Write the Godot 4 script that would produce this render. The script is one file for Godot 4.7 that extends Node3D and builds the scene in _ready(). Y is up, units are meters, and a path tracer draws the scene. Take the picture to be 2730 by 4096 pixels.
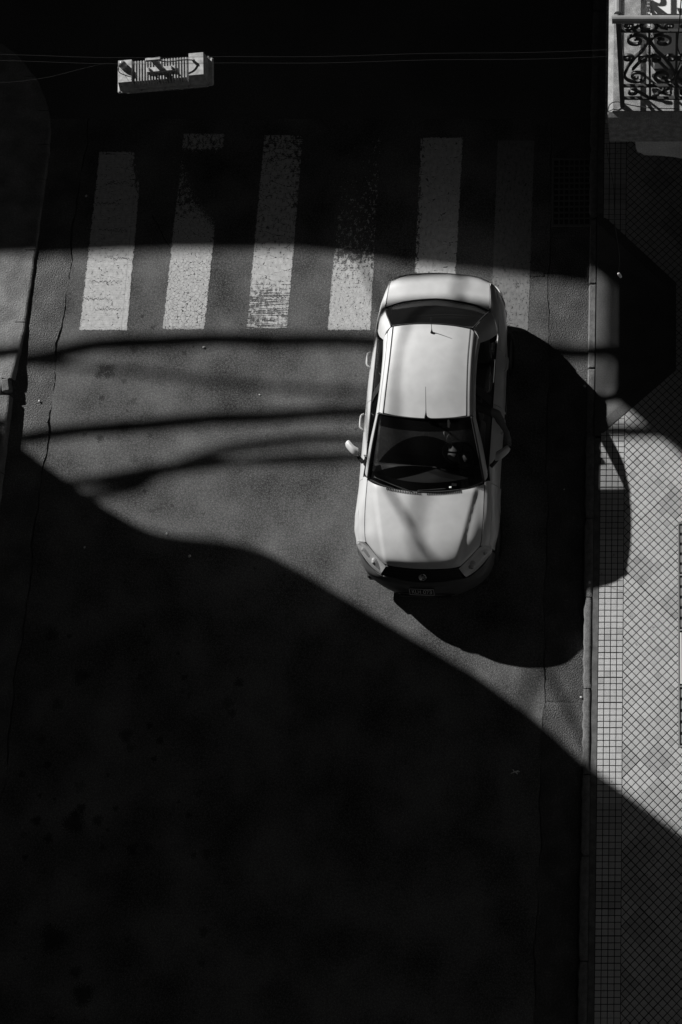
extends Node3D
# A silver saloon car crossing a zebra crossing, seen from a high balcony, in hard low sun.

var M := {}
var names := {}
var rng := RandomNumberGenerator.new()

# ---------------------------------------------------------------- small helpers
func g(v: float) -> Color:
	return Color(v, v, v).linear_to_srgb()

func numbered(called: String) -> String:
	if not names.has(called):
		names[called] = 0
		return called
	names[called] += 1
	return "%s_%03d" % [called, names[called]]

func tag(o: Node3D, label: String, category := "", group := "") -> Node3D:
	if label: o.set_meta("label", label)
	if category: o.set_meta("category", category)
	if group: o.set_meta("group", group)
	return o

func thing(called: String, label: String, category: String, at := Vector3.ZERO, turn := 0.0, group := "") -> Node3D:
	var o := Node3D.new()
	o.name = numbered(called)
	add_child(o)
	o.position = at
	o.rotation.y = turn
	tag(o, label, category, group)
	return o

func obj(called: String, mesh: Mesh, m: Material, parent: Node = null) -> MeshInstance3D:
	var o := MeshInstance3D.new()
	o.mesh = mesh
	o.material_override = m
	if parent == null:
		o.name = numbered(called)
		add_child(o)
	else:
		o.name = called
		parent.add_child(o, true)
	return o

func struct(called: String, mesh: Mesh, m: Material, parent: Node = null) -> MeshInstance3D:
	var o := obj(called, mesh, m, parent)
	if parent == null: o.set_meta("kind", "structure")
	return o

# ---------------------------------------------------------------- mesh builder
class MB:
	var st := SurfaceTool.new()
	func _init() -> void:
		st.begin(Mesh.PRIMITIVE_TRIANGLES)
		st.set_smooth_group(-1)
	func smooth(on: bool) -> MB:
		st.set_smooth_group(0 if on else -1)
		return self
	func col(v: float) -> MB:
		st.set_color(Color(v, v, v))
		return self
	func colour(c: Color) -> MB:
		st.set_color(c)
		return self
	func t(a: Vector3, b: Vector3, c: Vector3) -> void:   # counter-clockwise seen from outside
		st.add_vertex(a); st.add_vertex(c); st.add_vertex(b)
	func q(a: Vector3, b: Vector3, c: Vector3, d: Vector3) -> void:
		t(a, b, c); t(a, c, d)
	func qu(a: Vector3, b: Vector3, c: Vector3, d: Vector3, ua: Vector2, ub: Vector2, uc: Vector2, ud: Vector2) -> void:
		for e in [[a, ua], [c, uc], [b, ub], [a, ua], [d, ud], [c, uc]]:
			st.set_uv(e[1]); st.add_vertex(e[0])
	func box(c: Vector3, s: Vector3, bev := 0.0, b := Basis.IDENTITY) -> MB:
		var h := s * 0.5
		if bev <= 0.0:
			var p := []
			for i in 8:
				p.append(c + b * Vector3(h.x * (1 if i & 1 else -1), h.y * (1 if i & 2 else -1), h.z * (1 if i & 4 else -1)))
			q(p[0], p[4], p[6], p[2]); q(p[1], p[3], p[7], p[5])
			q(p[0], p[1], p[5], p[4]); q(p[2], p[6], p[7], p[3])
			q(p[0], p[2], p[3], p[1]); q(p[4], p[5], p[7], p[6])
			return self
		var v := []
		for i in 8:
			var sx := 1.0 if i & 1 else -1.0
			var sy := 1.0 if i & 2 else -1.0
			var sz := 1.0 if i & 4 else -1.0
			v.append([c + b * Vector3(sx * h.x, sy * (h.y - bev), sz * (h.z - bev)), c + b * Vector3(sx * (h.x - bev), sy * h.y, sz * (h.z - bev)), c + b * Vector3(sx * (h.x - bev), sy * (h.y - bev), sz * h.z)])
		q(v[0][0], v[4][0], v[6][0], v[2][0]); q(v[1][0], v[3][0], v[7][0], v[5][0])
		q(v[0][1], v[1][1], v[5][1], v[4][1]); q(v[2][1], v[6][1], v[7][1], v[3][1])
		q(v[0][2], v[2][2], v[3][2], v[1][2]); q(v[4][2], v[5][2], v[7][2], v[6][2])
		for e in [[0, 1, 1, 2], [2, 3, 1, 2], [4, 5, 1, 2], [6, 7, 1, 2], [0, 2, 0, 2], [1, 3, 0, 2], [4, 6, 0, 2], [5, 7, 0, 2], [0, 4, 0, 1], [1, 5, 0, 1], [2, 6, 0, 1], [3, 7, 0, 1]]:
			q(v[e[0]][e[2]], v[e[1]][e[2]], v[e[1]][e[3]], v[e[0]][e[3]])
		for i in 8:
			t(v[i][0], v[i][1], v[i][2])
		return self
	func tube(path: Array, r, sides := 8, caps := true) -> MB:
		var rings := []
		var up := Vector3(0.31, 0.77, 0.55).normalized()
		for i in path.size():
			var p: Vector3 = path[i]
			var tan: Vector3 = (path[min(i + 1, path.size() - 1)] - path[max(i - 1, 0)]).normalized()
			var a := up.cross(tan)
			if a.length() < 0.05: a = Vector3.RIGHT.cross(tan)
			a = a.normalized()
			var b := tan.cross(a)
			up = b
			var rr: float = r[i] if r is Array else r
			var ring := []
			for k in sides:
				var w := TAU * k / sides
				ring.append(p + (a * cos(w) + b * sin(w)) * rr)
			rings.append(ring)
		for i in path.size() - 1:
			for k in sides:
				var k2 := (k + 1) % sides
				q(rings[i][k], rings[i][k2], rings[i + 1][k2], rings[i + 1][k])
		if caps:
			for k in range(1, sides - 1):
				t(rings[0][0], rings[0][k + 1], rings[0][k])
				t(rings[-1][0], rings[-1][k], rings[-1][k + 1])
		return self
	func sweep(path: Array, w: float, d: float, n: Vector3) -> MB:   # flat bar along a path in the plane across n
		var rings := []
		for i in path.size():
			var p: Vector3 = path[i]
			var tan: Vector3 = (path[min(i + 1, path.size() - 1)] - path[max(i - 1, 0)]).normalized()
			var s := tan.cross(n).normalized()
			rings.append([p + s * w / 2 + n * d / 2, p - s * w / 2 + n * d / 2, p - s * w / 2 - n * d / 2, p + s * w / 2 - n * d / 2])
		for i in path.size() - 1:
			for k in 4:
				var k2 := (k + 1) % 4
				q(rings[i][k], rings[i][k2], rings[i + 1][k2], rings[i + 1][k])
		q(rings[0][3], rings[0][2], rings[0][1], rings[0][0])
		q(rings[-1][0], rings[-1][1], rings[-1][2], rings[-1][3])
		return self
	func lathe(profile: Array, at: Vector3, b := Basis.IDENTITY, n := 20) -> MB:   # profile of Vector2(radius, height) round b.y
		for i in profile.size() - 1:
			for k in n:
				var a0 := TAU * k / n
				var a1 := TAU * (k + 1) / n
				var f := func(pr: Vector2, a: float) -> Vector3: return at + b * Vector3(pr.x * cos(a), pr.y, pr.x * sin(a))
				q(f.call(profile[i], a0), f.call(profile[i + 1], a0), f.call(profile[i + 1], a1), f.call(profile[i], a1))
		return self
	func prism(poly: PackedVector2Array, o: Vector3, u: Vector3, v: Vector3, depth: Vector3) -> MB:   # flat outline o + u x + v y, pushed along depth
		var idx := Geometry2D.triangulate_polygon(poly)
		var f := func(p: Vector2) -> Vector3: return o + u * p.x + v * p.y
		for i in range(0, idx.size(), 3):
			var a: Vector3 = f.call(poly[idx[i]])
			var b: Vector3 = f.call(poly[idx[i + 1]])
			var c: Vector3 = f.call(poly[idx[i + 2]])
			t(a, b, c); t(a + depth, c + depth, b + depth)
		for i in poly.size():
			var a: Vector3 = f.call(poly[i])
			var b: Vector3 = f.call(poly[(i + 1) % poly.size()])
			q(a, b, b + depth, a + depth)
		return self
	func tile(poly: PackedVector2Array, y0: float, y1: float, bev: float) -> MB:   # x,z outline with chamfered top edge, no bottom
		var n := poly.size()
		var cen := Vector2.ZERO
		for p in poly: cen += p
		cen /= n
		var top := []
		var mid := []
		for p in poly:
			var dl: float = max(p.distance_to(cen), 0.001)
			var k: Vector2 = cen + (p - cen) * max(0.2, 1.0 - bev * 1.4 / dl)
			top.append(Vector3(k.x, y1, k.y)); mid.append(Vector3(p.x, y1 - bev, p.y))
		for i in range(1, n - 1):
			t(top[0], top[i + 1], top[i])
		for i in n:
			var j := (i + 1) % n
			q(top[i], top[j], mid[j], mid[i])
			q(mid[i], mid[j], Vector3(mid[j].x, y0, mid[j].z), Vector3(mid[i].x, y0, mid[i].z))
		return self
	func done() -> ArrayMesh:
		st.generate_normals()
		return st.commit()

# smooth curve through points, n + 1 samples evenly spread along it
func cr(pts: Array, n: int) -> Array:
	var m := pts.size()
	var dense := []
	var per := 12
	for i in m - 1:
		var p0: Vector3 = pts[max(i - 1, 0)]
		var p1: Vector3 = pts[i]
		var p2: Vector3 = pts[i + 1]
		var p3: Vector3 = pts[min(i + 2, m - 1)]
		if i == 0: p0 = p1 * 2.0 - p2
		if i == m - 2: p3 = p2 * 2.0 - p1
		for k in per:
			var u := float(k) / per
			dense.append(0.5 * (2.0 * p1 + (p2 - p0) * u + (2.0 * p0 - 5.0 * p1 + 4.0 * p2 - p3) * u * u + (3.0 * p1 - p0 - 3.0 * p2 + p3) * u * u * u))
	dense.append(pts[m - 1])
	var acc := [0.0]
	for i in range(1, dense.size()): acc.append(acc[-1] + dense[i].distance_to(dense[i - 1]))
	var out := []
	var j := 0
	for k in n + 1:
		var want: float = acc[-1] * k / n
		while j < dense.size() - 2 and acc[j + 1] < want: j += 1
		var span: float = max(acc[j + 1] - acc[j], 1e-9)
		out.append(dense[j].lerp(dense[j + 1], clamp((want - acc[j]) / span, 0.0, 1.0)))
	return out

func both(half: Array) -> Array:   # half outline from the outside to the middle, mirrored across x
	var out := []
	for p in half: out.append(Vector3(-p.x, p.y, p.z))
	for i in range(half.size() - 2, -1, -1): out.append(half[i])
	return out

func flip(pts: Array, s: float) -> Array:
	var out := []
	for p in pts: out.append(Vector3(p.x * s, p.y, p.z))
	return out

func loft(curves: Array, nu: int, nv: int) -> Array:
	var cols := []
	var sampled := []
	for c in curves: sampled.append(cr(c, nu))
	for i in nu + 1:
		var line := []
		for s in sampled: line.append(s[i])
		cols.append(cr(line, nv))
	return cols   # cols[i][j]

func normal_at(gr: Array, i: int, j: int) -> Vector3:
	var a: Vector3 = gr[min(i + 1, gr.size() - 1)][j] - gr[max(i - 1, 0)][j]
	var b: Vector3 = gr[i][min(j + 1, gr[0].size() - 1)] - gr[i][max(j - 1, 0)]
	var n := a.cross(b)
	return n.normalized() if n.length() > 1e-9 else Vector3.UP

# the tail of the saloon stands a little higher than its waistline
var raise_tail := false

func tail(pts: Array) -> Array:
	var out := []
	for p in pts:
		var k: float = smoothstep(-1.12, -1.45, p.z) * smoothstep(0.80, 1.0, p.y)
		out.append(p + Vector3(0, 0.055, 0.02) * k)
	return out

# a sheet-metal panel: smooth surface, drawn in a little at its edge, edge turned inward
func panel(gr: Array, inside: Vector3, gap := 0.003, turn := 0.015) -> ArrayMesh:
	if raise_tail:
		for i in gr.size(): gr[i] = tail(gr[i])
	var nu := gr.size()
	var nv: int = gr[0].size()
	var out := gr.duplicate(true)
	if gap > 0.0:
		for i in nu:
			for j in nv:
				var p: Vector3 = gr[i][j]
				if i == 0 or i == nu - 1:
					var w: Vector3 = gr[1 if i == 0 else nu - 2][j] - p
					out[i][j] += w.normalized() * min(gap, w.length() * 0.4)
				if j == 0 or j == nv - 1:
					var w: Vector3 = gr[i][1 if j == 0 else nv - 2] - p
					out[i][j] += w.normalized() * min(gap, w.length() * 0.4)
	var flipn: bool = normal_at(gr, nu / 2, nv / 2).dot(gr[nu / 2][nv / 2] - inside) < 0.0
	var mb := MB.new().smooth(true)
	for i in nu - 1:
		for j in nv - 1:
			var uv := func(a: int, b: int) -> Vector2: return Vector2(float(a) / (nu - 1), float(b) / (nv - 1))
			if flipn: mb.qu(out[i][j], out[i][j + 1], out[i + 1][j + 1], out[i + 1][j], uv.call(i, j), uv.call(i, j + 1), uv.call(i + 1, j + 1), uv.call(i + 1, j))
			else: mb.qu(out[i][j], out[i + 1][j], out[i + 1][j + 1], out[i][j + 1], uv.call(i, j), uv.call(i + 1, j), uv.call(i + 1, j + 1), uv.call(i, j + 1))
	if turn > 0.0:
		mb.smooth(false)
		var sg := -1.0 if not flipn else 1.0
		var edge := []
		for i in nu: edge.append([i, 0])
		for j in range(1, nv): edge.append([nu - 1, j])
		for i in range(nu - 2, -1, -1): edge.append([i, nv - 1])
		for j in range(nv - 2, -1, -1): edge.append([0, j])
		for k in edge.size() - 1:
			var a: Vector3 = out[edge[k][0]][edge[k][1]]
			var b: Vector3 = out[edge[k + 1][0]][edge[k + 1][1]]
			var na := normal_at(gr, edge[k][0], edge[k][1]) * sg * turn
			var nb := normal_at(gr, edge[k + 1][0], edge[k + 1][1]) * sg * turn
			mb.q(a, a + na, b + nb, b)
	return mb.done()

# ---------------------------------------------------------------- materials
func noise_tex(freq: float, lo: float, hi: float, size := 512, kind := FastNoiseLite.TYPE_SIMPLEX_SMOOTH, oct := 4, seed_ := 1) -> NoiseTexture2D:
	var n := FastNoiseLite.new()
	n.noise_type = kind
	n.frequency = freq
	n.fractal_octaves = oct
	n.seed = seed_
	var t := NoiseTexture2D.new()
	t.width = size; t.height = size
	t.seamless = true
	t.noise = n
	var r := Gradient.new()
	r.set_color(0, g(lo)); r.set_color(1, g(hi))
	t.color_ramp = r
	return t

func bump_tex(freq: float, strength: float, size := 512, kind := FastNoiseLite.TYPE_SIMPLEX_SMOOTH, oct := 3, seed_ := 5) -> NoiseTexture2D:
	var n := FastNoiseLite.new()
	n.noise_type = kind
	n.frequency = freq
	n.fractal_octaves = oct
	n.seed = seed_
	var t := NoiseTexture2D.new()
	t.width = size; t.height = size
	t.seamless = true
	t.as_normal_map = true
	t.bump_strength = strength
	t.noise = n
	return t

func mat(v: float, rough := 0.8, metal := 0.0, spec := 0.5) -> StandardMaterial3D:
	var m := StandardMaterial3D.new()
	m.albedo_color = g(v)
	m.roughness = rough
	m.metallic = metal
	m.metallic_specular = spec
	return m

# stone-like surface: fine grain, coarse patches, relief; all in world space
func stone(v: float, rough: float, grain: Texture2D, grain_size: float, patches: Texture2D, patch_size: float, relief: Texture2D = null, depth := 0.0, relief_size := 1.0) -> StandardMaterial3D:
	var m := mat(v, rough, 0.0, 0.3)
	m.albedo_texture = grain
	m.uv1_triplanar = true
	m.uv1_world_triplanar = true
	m.uv1_scale = Vector3.ONE / grain_size
	m.detail_enabled = true
	m.detail_albedo = patches
	m.detail_blend_mode = BaseMaterial3D.BLEND_MODE_MUL
	m.detail_uv_layer = BaseMaterial3D.DETAIL_UV_2
	m.uv2_triplanar = true
	m.uv2_world_triplanar = true
	m.uv2_scale = Vector3.ONE / patch_size
	if relief:
		m.normal_enabled = true
		m.normal_texture = relief
		m.normal_scale = depth
	return m

# ---------------------------------------------------------------- the scene
const KX := 1.48   # how far the sun's shadows run per metre of height, across and along the street
const KZ := 1.30

func _ready() -> void:
	rng.seed = 20240
	# camera: a shifted lens (the photograph is cut from the left part of a wider picture)
	var cam := Camera3D.new()
	cam.name = "camera"
	add_child(cam)
	cam.position = Vector3(0, 17.66, 0)
	cam.rotation = Vector3(-(PI / 2 - atan2(1671.0, 6000.0)), 0, 0)
	cam.set_frustum(0.1 * 4096.0 / 6000.0, Vector2(0.1 * (1365.0 - 2650.0) / 6000.0, 0.0), 0.1, 300.0)
	cam.current = true
	# sky and sun
	var we := WorldEnvironment.new()
	we.name = "environment"
	var env := Environment.new()
	env.background_mode = Environment.BG_SKY
	var sky := Sky.new()
	var sm := ProceduralSkyMaterial.new()
	sm.sky_top_color = g(0.05)
	sm.sky_horizon_color = g(0.32)
	sm.ground_bottom_color = g(0.03)
	sm.ground_horizon_color = g(0.08)
	sm.sky_curve = 0.15
	sm.sun_angle_max = 0.0
	sky.sky_material = sm
	env.sky = sky
	env.background_energy_multiplier = 0.11
	env.tonemap_mode = Environment.TONE_MAPPER_LINEAR
	env.tonemap_exposure = 1.27
	env.sdfgi_enabled = true
	env.ssao_enabled = true
	env.ssil_enabled = true
	we.environment = env
	add_child(we)
	var sun := DirectionalLight3D.new()
	sun.name = "sun"
	sun.light_energy = 1.6
	sun.light_angular_distance = 0.5
	sun.light_color = Color(1.0, 0.997, 0.99)
	sun.shadow_enabled = true
	add_child(sun)
	sun.look_at_from_position(Vector3.ZERO, Vector3(KX, -1, KZ), Vector3.UP)

	make_materials()
	build_ground()
	build_crossing()
	build_right_pavement()
	build_buildings()
	build_balcony()
	build_cables()
	build_lamp()
	build_car()
	build_driver()
	build_litter()

func make_materials() -> void:
	var fine := noise_tex(0.12, 0.55, 1.0, 512, FastNoiseLite.TYPE_SIMPLEX_SMOOTH, 3, 3)
	var speck := noise_tex(0.16, 0.35, 1.0, 512, FastNoiseLite.TYPE_CELLULAR, 2, 4)
	var coarse := noise_tex(0.012, 0.7, 1.0, 512, FastNoiseLite.TYPE_SIMPLEX_SMOOTH, 5, 8)
	var even := noise_tex(0.02, 0.88, 1.0, 512, FastNoiseLite.TYPE_SIMPLEX_SMOOTH, 5, 9)
	var blotch := noise_tex(0.02, 0.45, 1.0, 512, FastNoiseLite.TYPE_SIMPLEX_SMOOTH, 5, 14)
	var rough := bump_tex(0.3, 5.0, 512, FastNoiseLite.TYPE_SIMPLEX_SMOOTH, 3)
	var stucco := bump_tex(0.15, 6.0, 512, FastNoiseLite.TYPE_SIMPLEX_SMOOTH, 3, 6)
	var pitted := bump_tex(0.05, 8.0, 512, FastNoiseLite.TYPE_SIMPLEX_SMOOTH, 5, 21)
	M.fine = fine; M.speck = speck; M.coarse = coarse; M.blotch = blotch; M.rough = rough; M.pitted = pitted
	M.asphalt = stone(0.19, 0.95, speck, 1.4, coarse, 9.0, rough, 0.9)
	M.gutter_left = stone(0.27, 0.95, speck, 1.6, blotch, 5.0, stucco, 0.75)
	M.gutter = stone(0.19, 0.95, speck, 1.6, blotch, 5.0, stucco, 0.75)
	M.pavement = stone(0.36, 0.95, fine, 1.9, blotch, 4.3, stucco, 0.3)
	M.kerb = stone(0.30, 0.9, fine, 0.9, blotch, 1.2, stucco, 0.8)
	M.panel = stone(0.34, 0.8, fine, 0.4, blotch, 0.8)
	M.strip = stone(0.22, 0.95, fine, 0.9, blotch, 1.6)
	M.ramp = stone(0.16, 0.9, fine, 1.3, coarse, 3.0, rough, 0.5)
	M.mortar = stone(0.04, 0.95, fine, 0.8, coarse, 2.0)
	var gr: Gradient = even.color_ramp
	gr.set_color(0, g(0.3))
	gr.add_point(0.17, g(0.92))
	even.noise.frequency = 0.045
	M.cast_iron = stone(0.17, 0.7, fine, 0.5, coarse, 0.9)
	M.tile = stone(0.98, 0.85, fine, 0.55, even, 2.7, rough, 0.55)
	M.tile.vertex_color_use_as_albedo = true
	M.slabstone = stone(0.62, 0.9, speck, 0.5, blotch, 0.9, rough, 0.5)
	M.plaster = stone(0.45, 0.9, fine, 1.0, blotch, 3.0, rough, 0.4)
	M.wall = stone(0.34, 0.9, fine, 2.0, blotch, 6.0)
	M.iron = mat(0.035, 0.5, 0.0, 0.5)
	M.rail = stone(0.38, 0.45, fine, 0.3, coarse, 0.7)
	M.shutter = mat(0.06, 0.7)
	M.white = mat(0.78, 0.5)
	M.cable = mat(0.03, 0.7)
	M.wire = mat(0.018, 0.7, 0.0, 0.3)
	M.paint = mat(0.63, 0.5, 0.12, 0.5)
	M.paint.albedo_texture = noise_tex(0.015, 0.84, 1.0, 512, FastNoiseLite.TYPE_SIMPLEX_SMOOTH, 5, 77)
	M.paint.uv1_triplanar = true
	M.paint.uv1_scale = Vector3.ONE * 0.6
	M.paint.clearcoat_enabled = true
	M.paint.clearcoat = 0.5
	M.paint.clearcoat_roughness = 0.06
	M.bumper = mat(0.085, 0.5)
	M.black = mat(0.012, 0.6)
	M.trim = mat(0.02, 0.45)
	M.rubber = mat(0.02, 0.85)
	M.chrome = mat(0.6, 0.18, 1.0)
	M.alloy = mat(0.45, 0.35, 0.8)
	M.seat = mat(0.025, 0.95)
	M.dash = mat(0.014, 0.6)
	M.glass = mat(0.02, 0.04, 0.0, 0.25)
	M.glass.transparency = BaseMaterial3D.TRANSPARENCY_ALPHA
	M.glass.albedo_color.a = 0.18
	M.tinted = M.glass.duplicate()
	M.tinted.albedo_color.a = 0.38
	M.lens = mat(0.7, 0.08, 0.0, 0.6)
	M.lens.transparency = BaseMaterial3D.TRANSPARENCY_ALPHA
	M.lens.albedo_color.a = 0.25

# ---------------------------------------------------------------- ground
func wobble(z: float, s: float) -> float:
	return 0.018 * sin(z * 3.1 + s) + 0.012 * sin(z * 7.7 + s * 2.3) + 0.006 * sin(z * 19.0 + s * 1.7) + 0.003 * sin(z * 47.0 + s)

func sheet(x0: Callable, x1: Callable, z0: float, z1: float, nx: int, nz: int, y: Callable, skirt := 0.0) -> ArrayMesh:
	var mb := MB.new().smooth(true)
	var p := func(i: int, j: int) -> Vector3:
		var z := lerpf(z0, z1, float(j) / nz)
		var x := lerpf(x0.call(z), x1.call(z), float(i) / nx)
		return Vector3(x, y.call(x, z), z)
	for i in nx:
		for j in nz:
			var a := Vector2(float(i) / nx, float(j) / nz)
			var b := Vector2(float(i + 1) / nx, float(j + 1) / nz)
			mb.qu(p.call(i, j), p.call(i, j + 1), p.call(i + 1, j + 1), p.call(i + 1, j), a, Vector2(a.x, b.y), b, Vector2(b.x, a.y))
	if skirt > 0.0:
		mb.smooth(false)
		var d := Vector3(0, -skirt, 0)
		for j in nz:
			for i in [0, nx]:
				var a: Vector3 = p.call(i, j)
				var b: Vector3 = p.call(i, j + 1)
				mb.q(a, b, b + d, a + d)
	return mb.done()

func road_image(w: int, h: int, x0: float, x1: float, z0: float, z1: float) -> Image:
	var mk := func(freq: float, kind: int, oct: int, sd: int) -> PackedByteArray:
		var n := FastNoiseLite.new()
		n.frequency = freq; n.noise_type = kind; n.fractal_octaves = oct; n.seed = sd
		return n.get_image(w, h, false, false, true).get_data()
	var grain: PackedByteArray = mk.call(0.34, FastNoiseLite.TYPE_SIMPLEX, 2, 11)
	var stones: PackedByteArray = mk.call(0.2, FastNoiseLite.TYPE_CELLULAR, 1, 12)
	var patch: PackedByteArray = mk.call(0.006, FastNoiseLite.TYPE_SIMPLEX_SMOOTH, 5, 13)
	var data := PackedByteArray()
	data.resize(w * h)
	var lut := PackedByteArray()
	lut.resize(1024)
	for i in 1024: lut[i] = int(clamp(Color(i / 1023.0 * 0.4, 0, 0).linear_to_srgb().r * 255.0, 0, 255))
	for i in w * h:
		var v := 0.086 + (grain[i] - 128) * 0.00045 + (patch[i] - 128) * 0.00042
		var s := stones[i]
		if s < 80: v += (80 - s) * 0.0008
		elif s > 190: v -= (s - 190) * 0.0004
		data[i] = lut[int(clamp(v / 0.4 * 1023.0, 0, 1023))]
	# drips of oil and flattened gum, where the photograph shows them (x, z, radius, how dark)
	var spots := [[-7.02, -6.78, 0.07, 0.55], [-6.93, -6.80, 0.06, 0.6], [-7.07, -6.70, 0.05, 0.6], [-6.96, -6.70, 0.045, 0.6], [-6.9, -6.72, 0.04, 0.7], [-6.74, -6.62, 0.035, 0.65], [-7.0, -6.40, 0.04, 0.6], [-6.6, -6.36, 0.04, 0.7], [-6.68, -6.02, 0.07, 0.7], [-6.97, -5.87, 0.05, 0.6], [-7.17, -5.92, 0.03, 0.65], [-6.66, -7.05, 0.05, 0.65], [-6.52, -5.6, 0.06, 0.75], [-6.35, -5.9, 0.03, 0.7], [-6.6, -7.5, 0.025, 0.6], [-6.45, -7.35, 0.03, 0.65], [-6.35, -5.18, 0.03, 0.6], [-6.0, -5.0, 0.025, 0.65], [-6.02, -7.0, 0.03, 0.6], [-5.2, -5.45, 0.03, 0.75], [-4.6, -6.8, 0.03, 0.8], [-5.6, -4.9, 0.02, 0.7], [-4.9, -5.9, 0.025, 0.75], [-7.3, -3.4, 0.08, 0.6], [-6.9, -2.9, 0.1, 0.6], [-6.8, -1.2, 0.13, 0.5], [-6.9, 0.1, 0.16, 0.5], [-6.3, -2.2, 0.08, 0.6], [-6.5, 0.7, 0.12, 0.5], [-6.1, -0.9, 0.07, 0.6]]
	for k in 70: spots.append([rng.randf_range(-7.5, -5.0), rng.randf_range(-3.6, 2.5), rng.randf_range(0.015, 0.07), rng.randf_range(0.5, 0.75)])
	for k in 40: spots.append([rng.randf_range(-7.4, -1.6), rng.randf_range(-10.0, -3.0), rng.randf_range(0.01, 0.025), rng.randf_range(0.55, 0.8)])
	for sp in spots:
		var cx: float = (sp[0] - x0) / (x1 - x0) * w
		var cz: float = (sp[1] - z0) / (z1 - z0) * h
		var r: float = sp[2] / (x1 - x0) * w
		for yy in range(max(0, int(cz - r * 1.4)), min(h, int(cz + r * 1.4) + 1)):
			for xx in range(max(0, int(cx - r * 1.4)), min(w, int(cx + r * 1.4) + 1)):
				var d := Vector2(xx - cx, yy - cz).length() / r
				d += (grain[yy * w + xx] - 128) * 0.004 + 0.12 * sin(atan2(yy - cz, xx - cx) * 3.0 + cx)
				if d < 1.0: data[yy * w + xx] = int(data[yy * w + xx] * lerpf(sp[3] + 0.1, 1.0, smoothstep(0.8, 1.0, d)))
	# fine cracks
	var cracks := [[-3.25, -8.06, -2.62, -8.09], [-3.3, -8.05, -3.55, -7.75], [-3.55, -7.75, -3.62, -7.45], [-1.75, -8.02, -1.45, -8.1], [-2.0, -8.0, -1.9, -7.6], [-6.6, -8.9, -6.2, -8.2]]
	for c in cracks:
		var n := 160
		var off := 0.0
		for k in n:
			var f := k / float(n)
			off = clampf(off + rng.randf_range(-0.006, 0.006), -0.05, 0.05)
			var xx := int((lerpf(c[0], c[2], f) + off - x0) / (x1 - x0) * w)
			var yy := int((lerpf(c[1], c[3], f) + off * 0.7 - z0) / (z1 - z0) * h)
			for d in [0, 1]:
				if xx + d >= 0 and xx + d < w and yy >= 0 and yy < h: data[yy * w + xx + d] = int(data[yy * w + xx + d] * 0.45)
	return Image.create_from_data(w, h, false, Image.FORMAT_L8, data)

func road_relief(w: int, h: int) -> Image:
	var n := FastNoiseLite.new()
	n.frequency = 0.62; n.fractal_octaves = 2; n.seed = 33
	n.noise_type = FastNoiseLite.TYPE_SIMPLEX
	var im := n.get_image(w, h, false, false, true)
	im.bump_map_to_normal_map(2.0)
	return im

func left_height(z: float) -> float:
	var k := [[-12.0, 0.05], [-9.8, 0.04], [-8.3, 0.025], [-7.5, 0.035], [-7.05, 0.06], [-6.68, 0.112], [4.0, 0.12]]
	for i in k.size() - 1:
		if z <= k[i + 1][0]: return lerpf(k[i][1], k[i + 1][1], smoothstep(k[i][0], k[i + 1][0], z))
	return 0.12

func left_edge(z: float) -> float:
	var k := [[-11.75, -14.0], [-11.7, -9.6], [-11.43, -8.85], [-11.24, -8.60], [-10.85, -8.28], [-10.47, -8.11], [-10.18, -8.04], [-9.8, -8.02], [-8.2, -8.04], [-7.3, -8.055], [-6.6, -8.10], [4.0, -8.12]]
	for i in k.size() - 1:
		if z <= k[i + 1][0]: return lerpf(k[i][1], k[i + 1][1], (z - k[i][0]) / (k[i + 1][0] - k[i][0]))
	return -8.12

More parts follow.
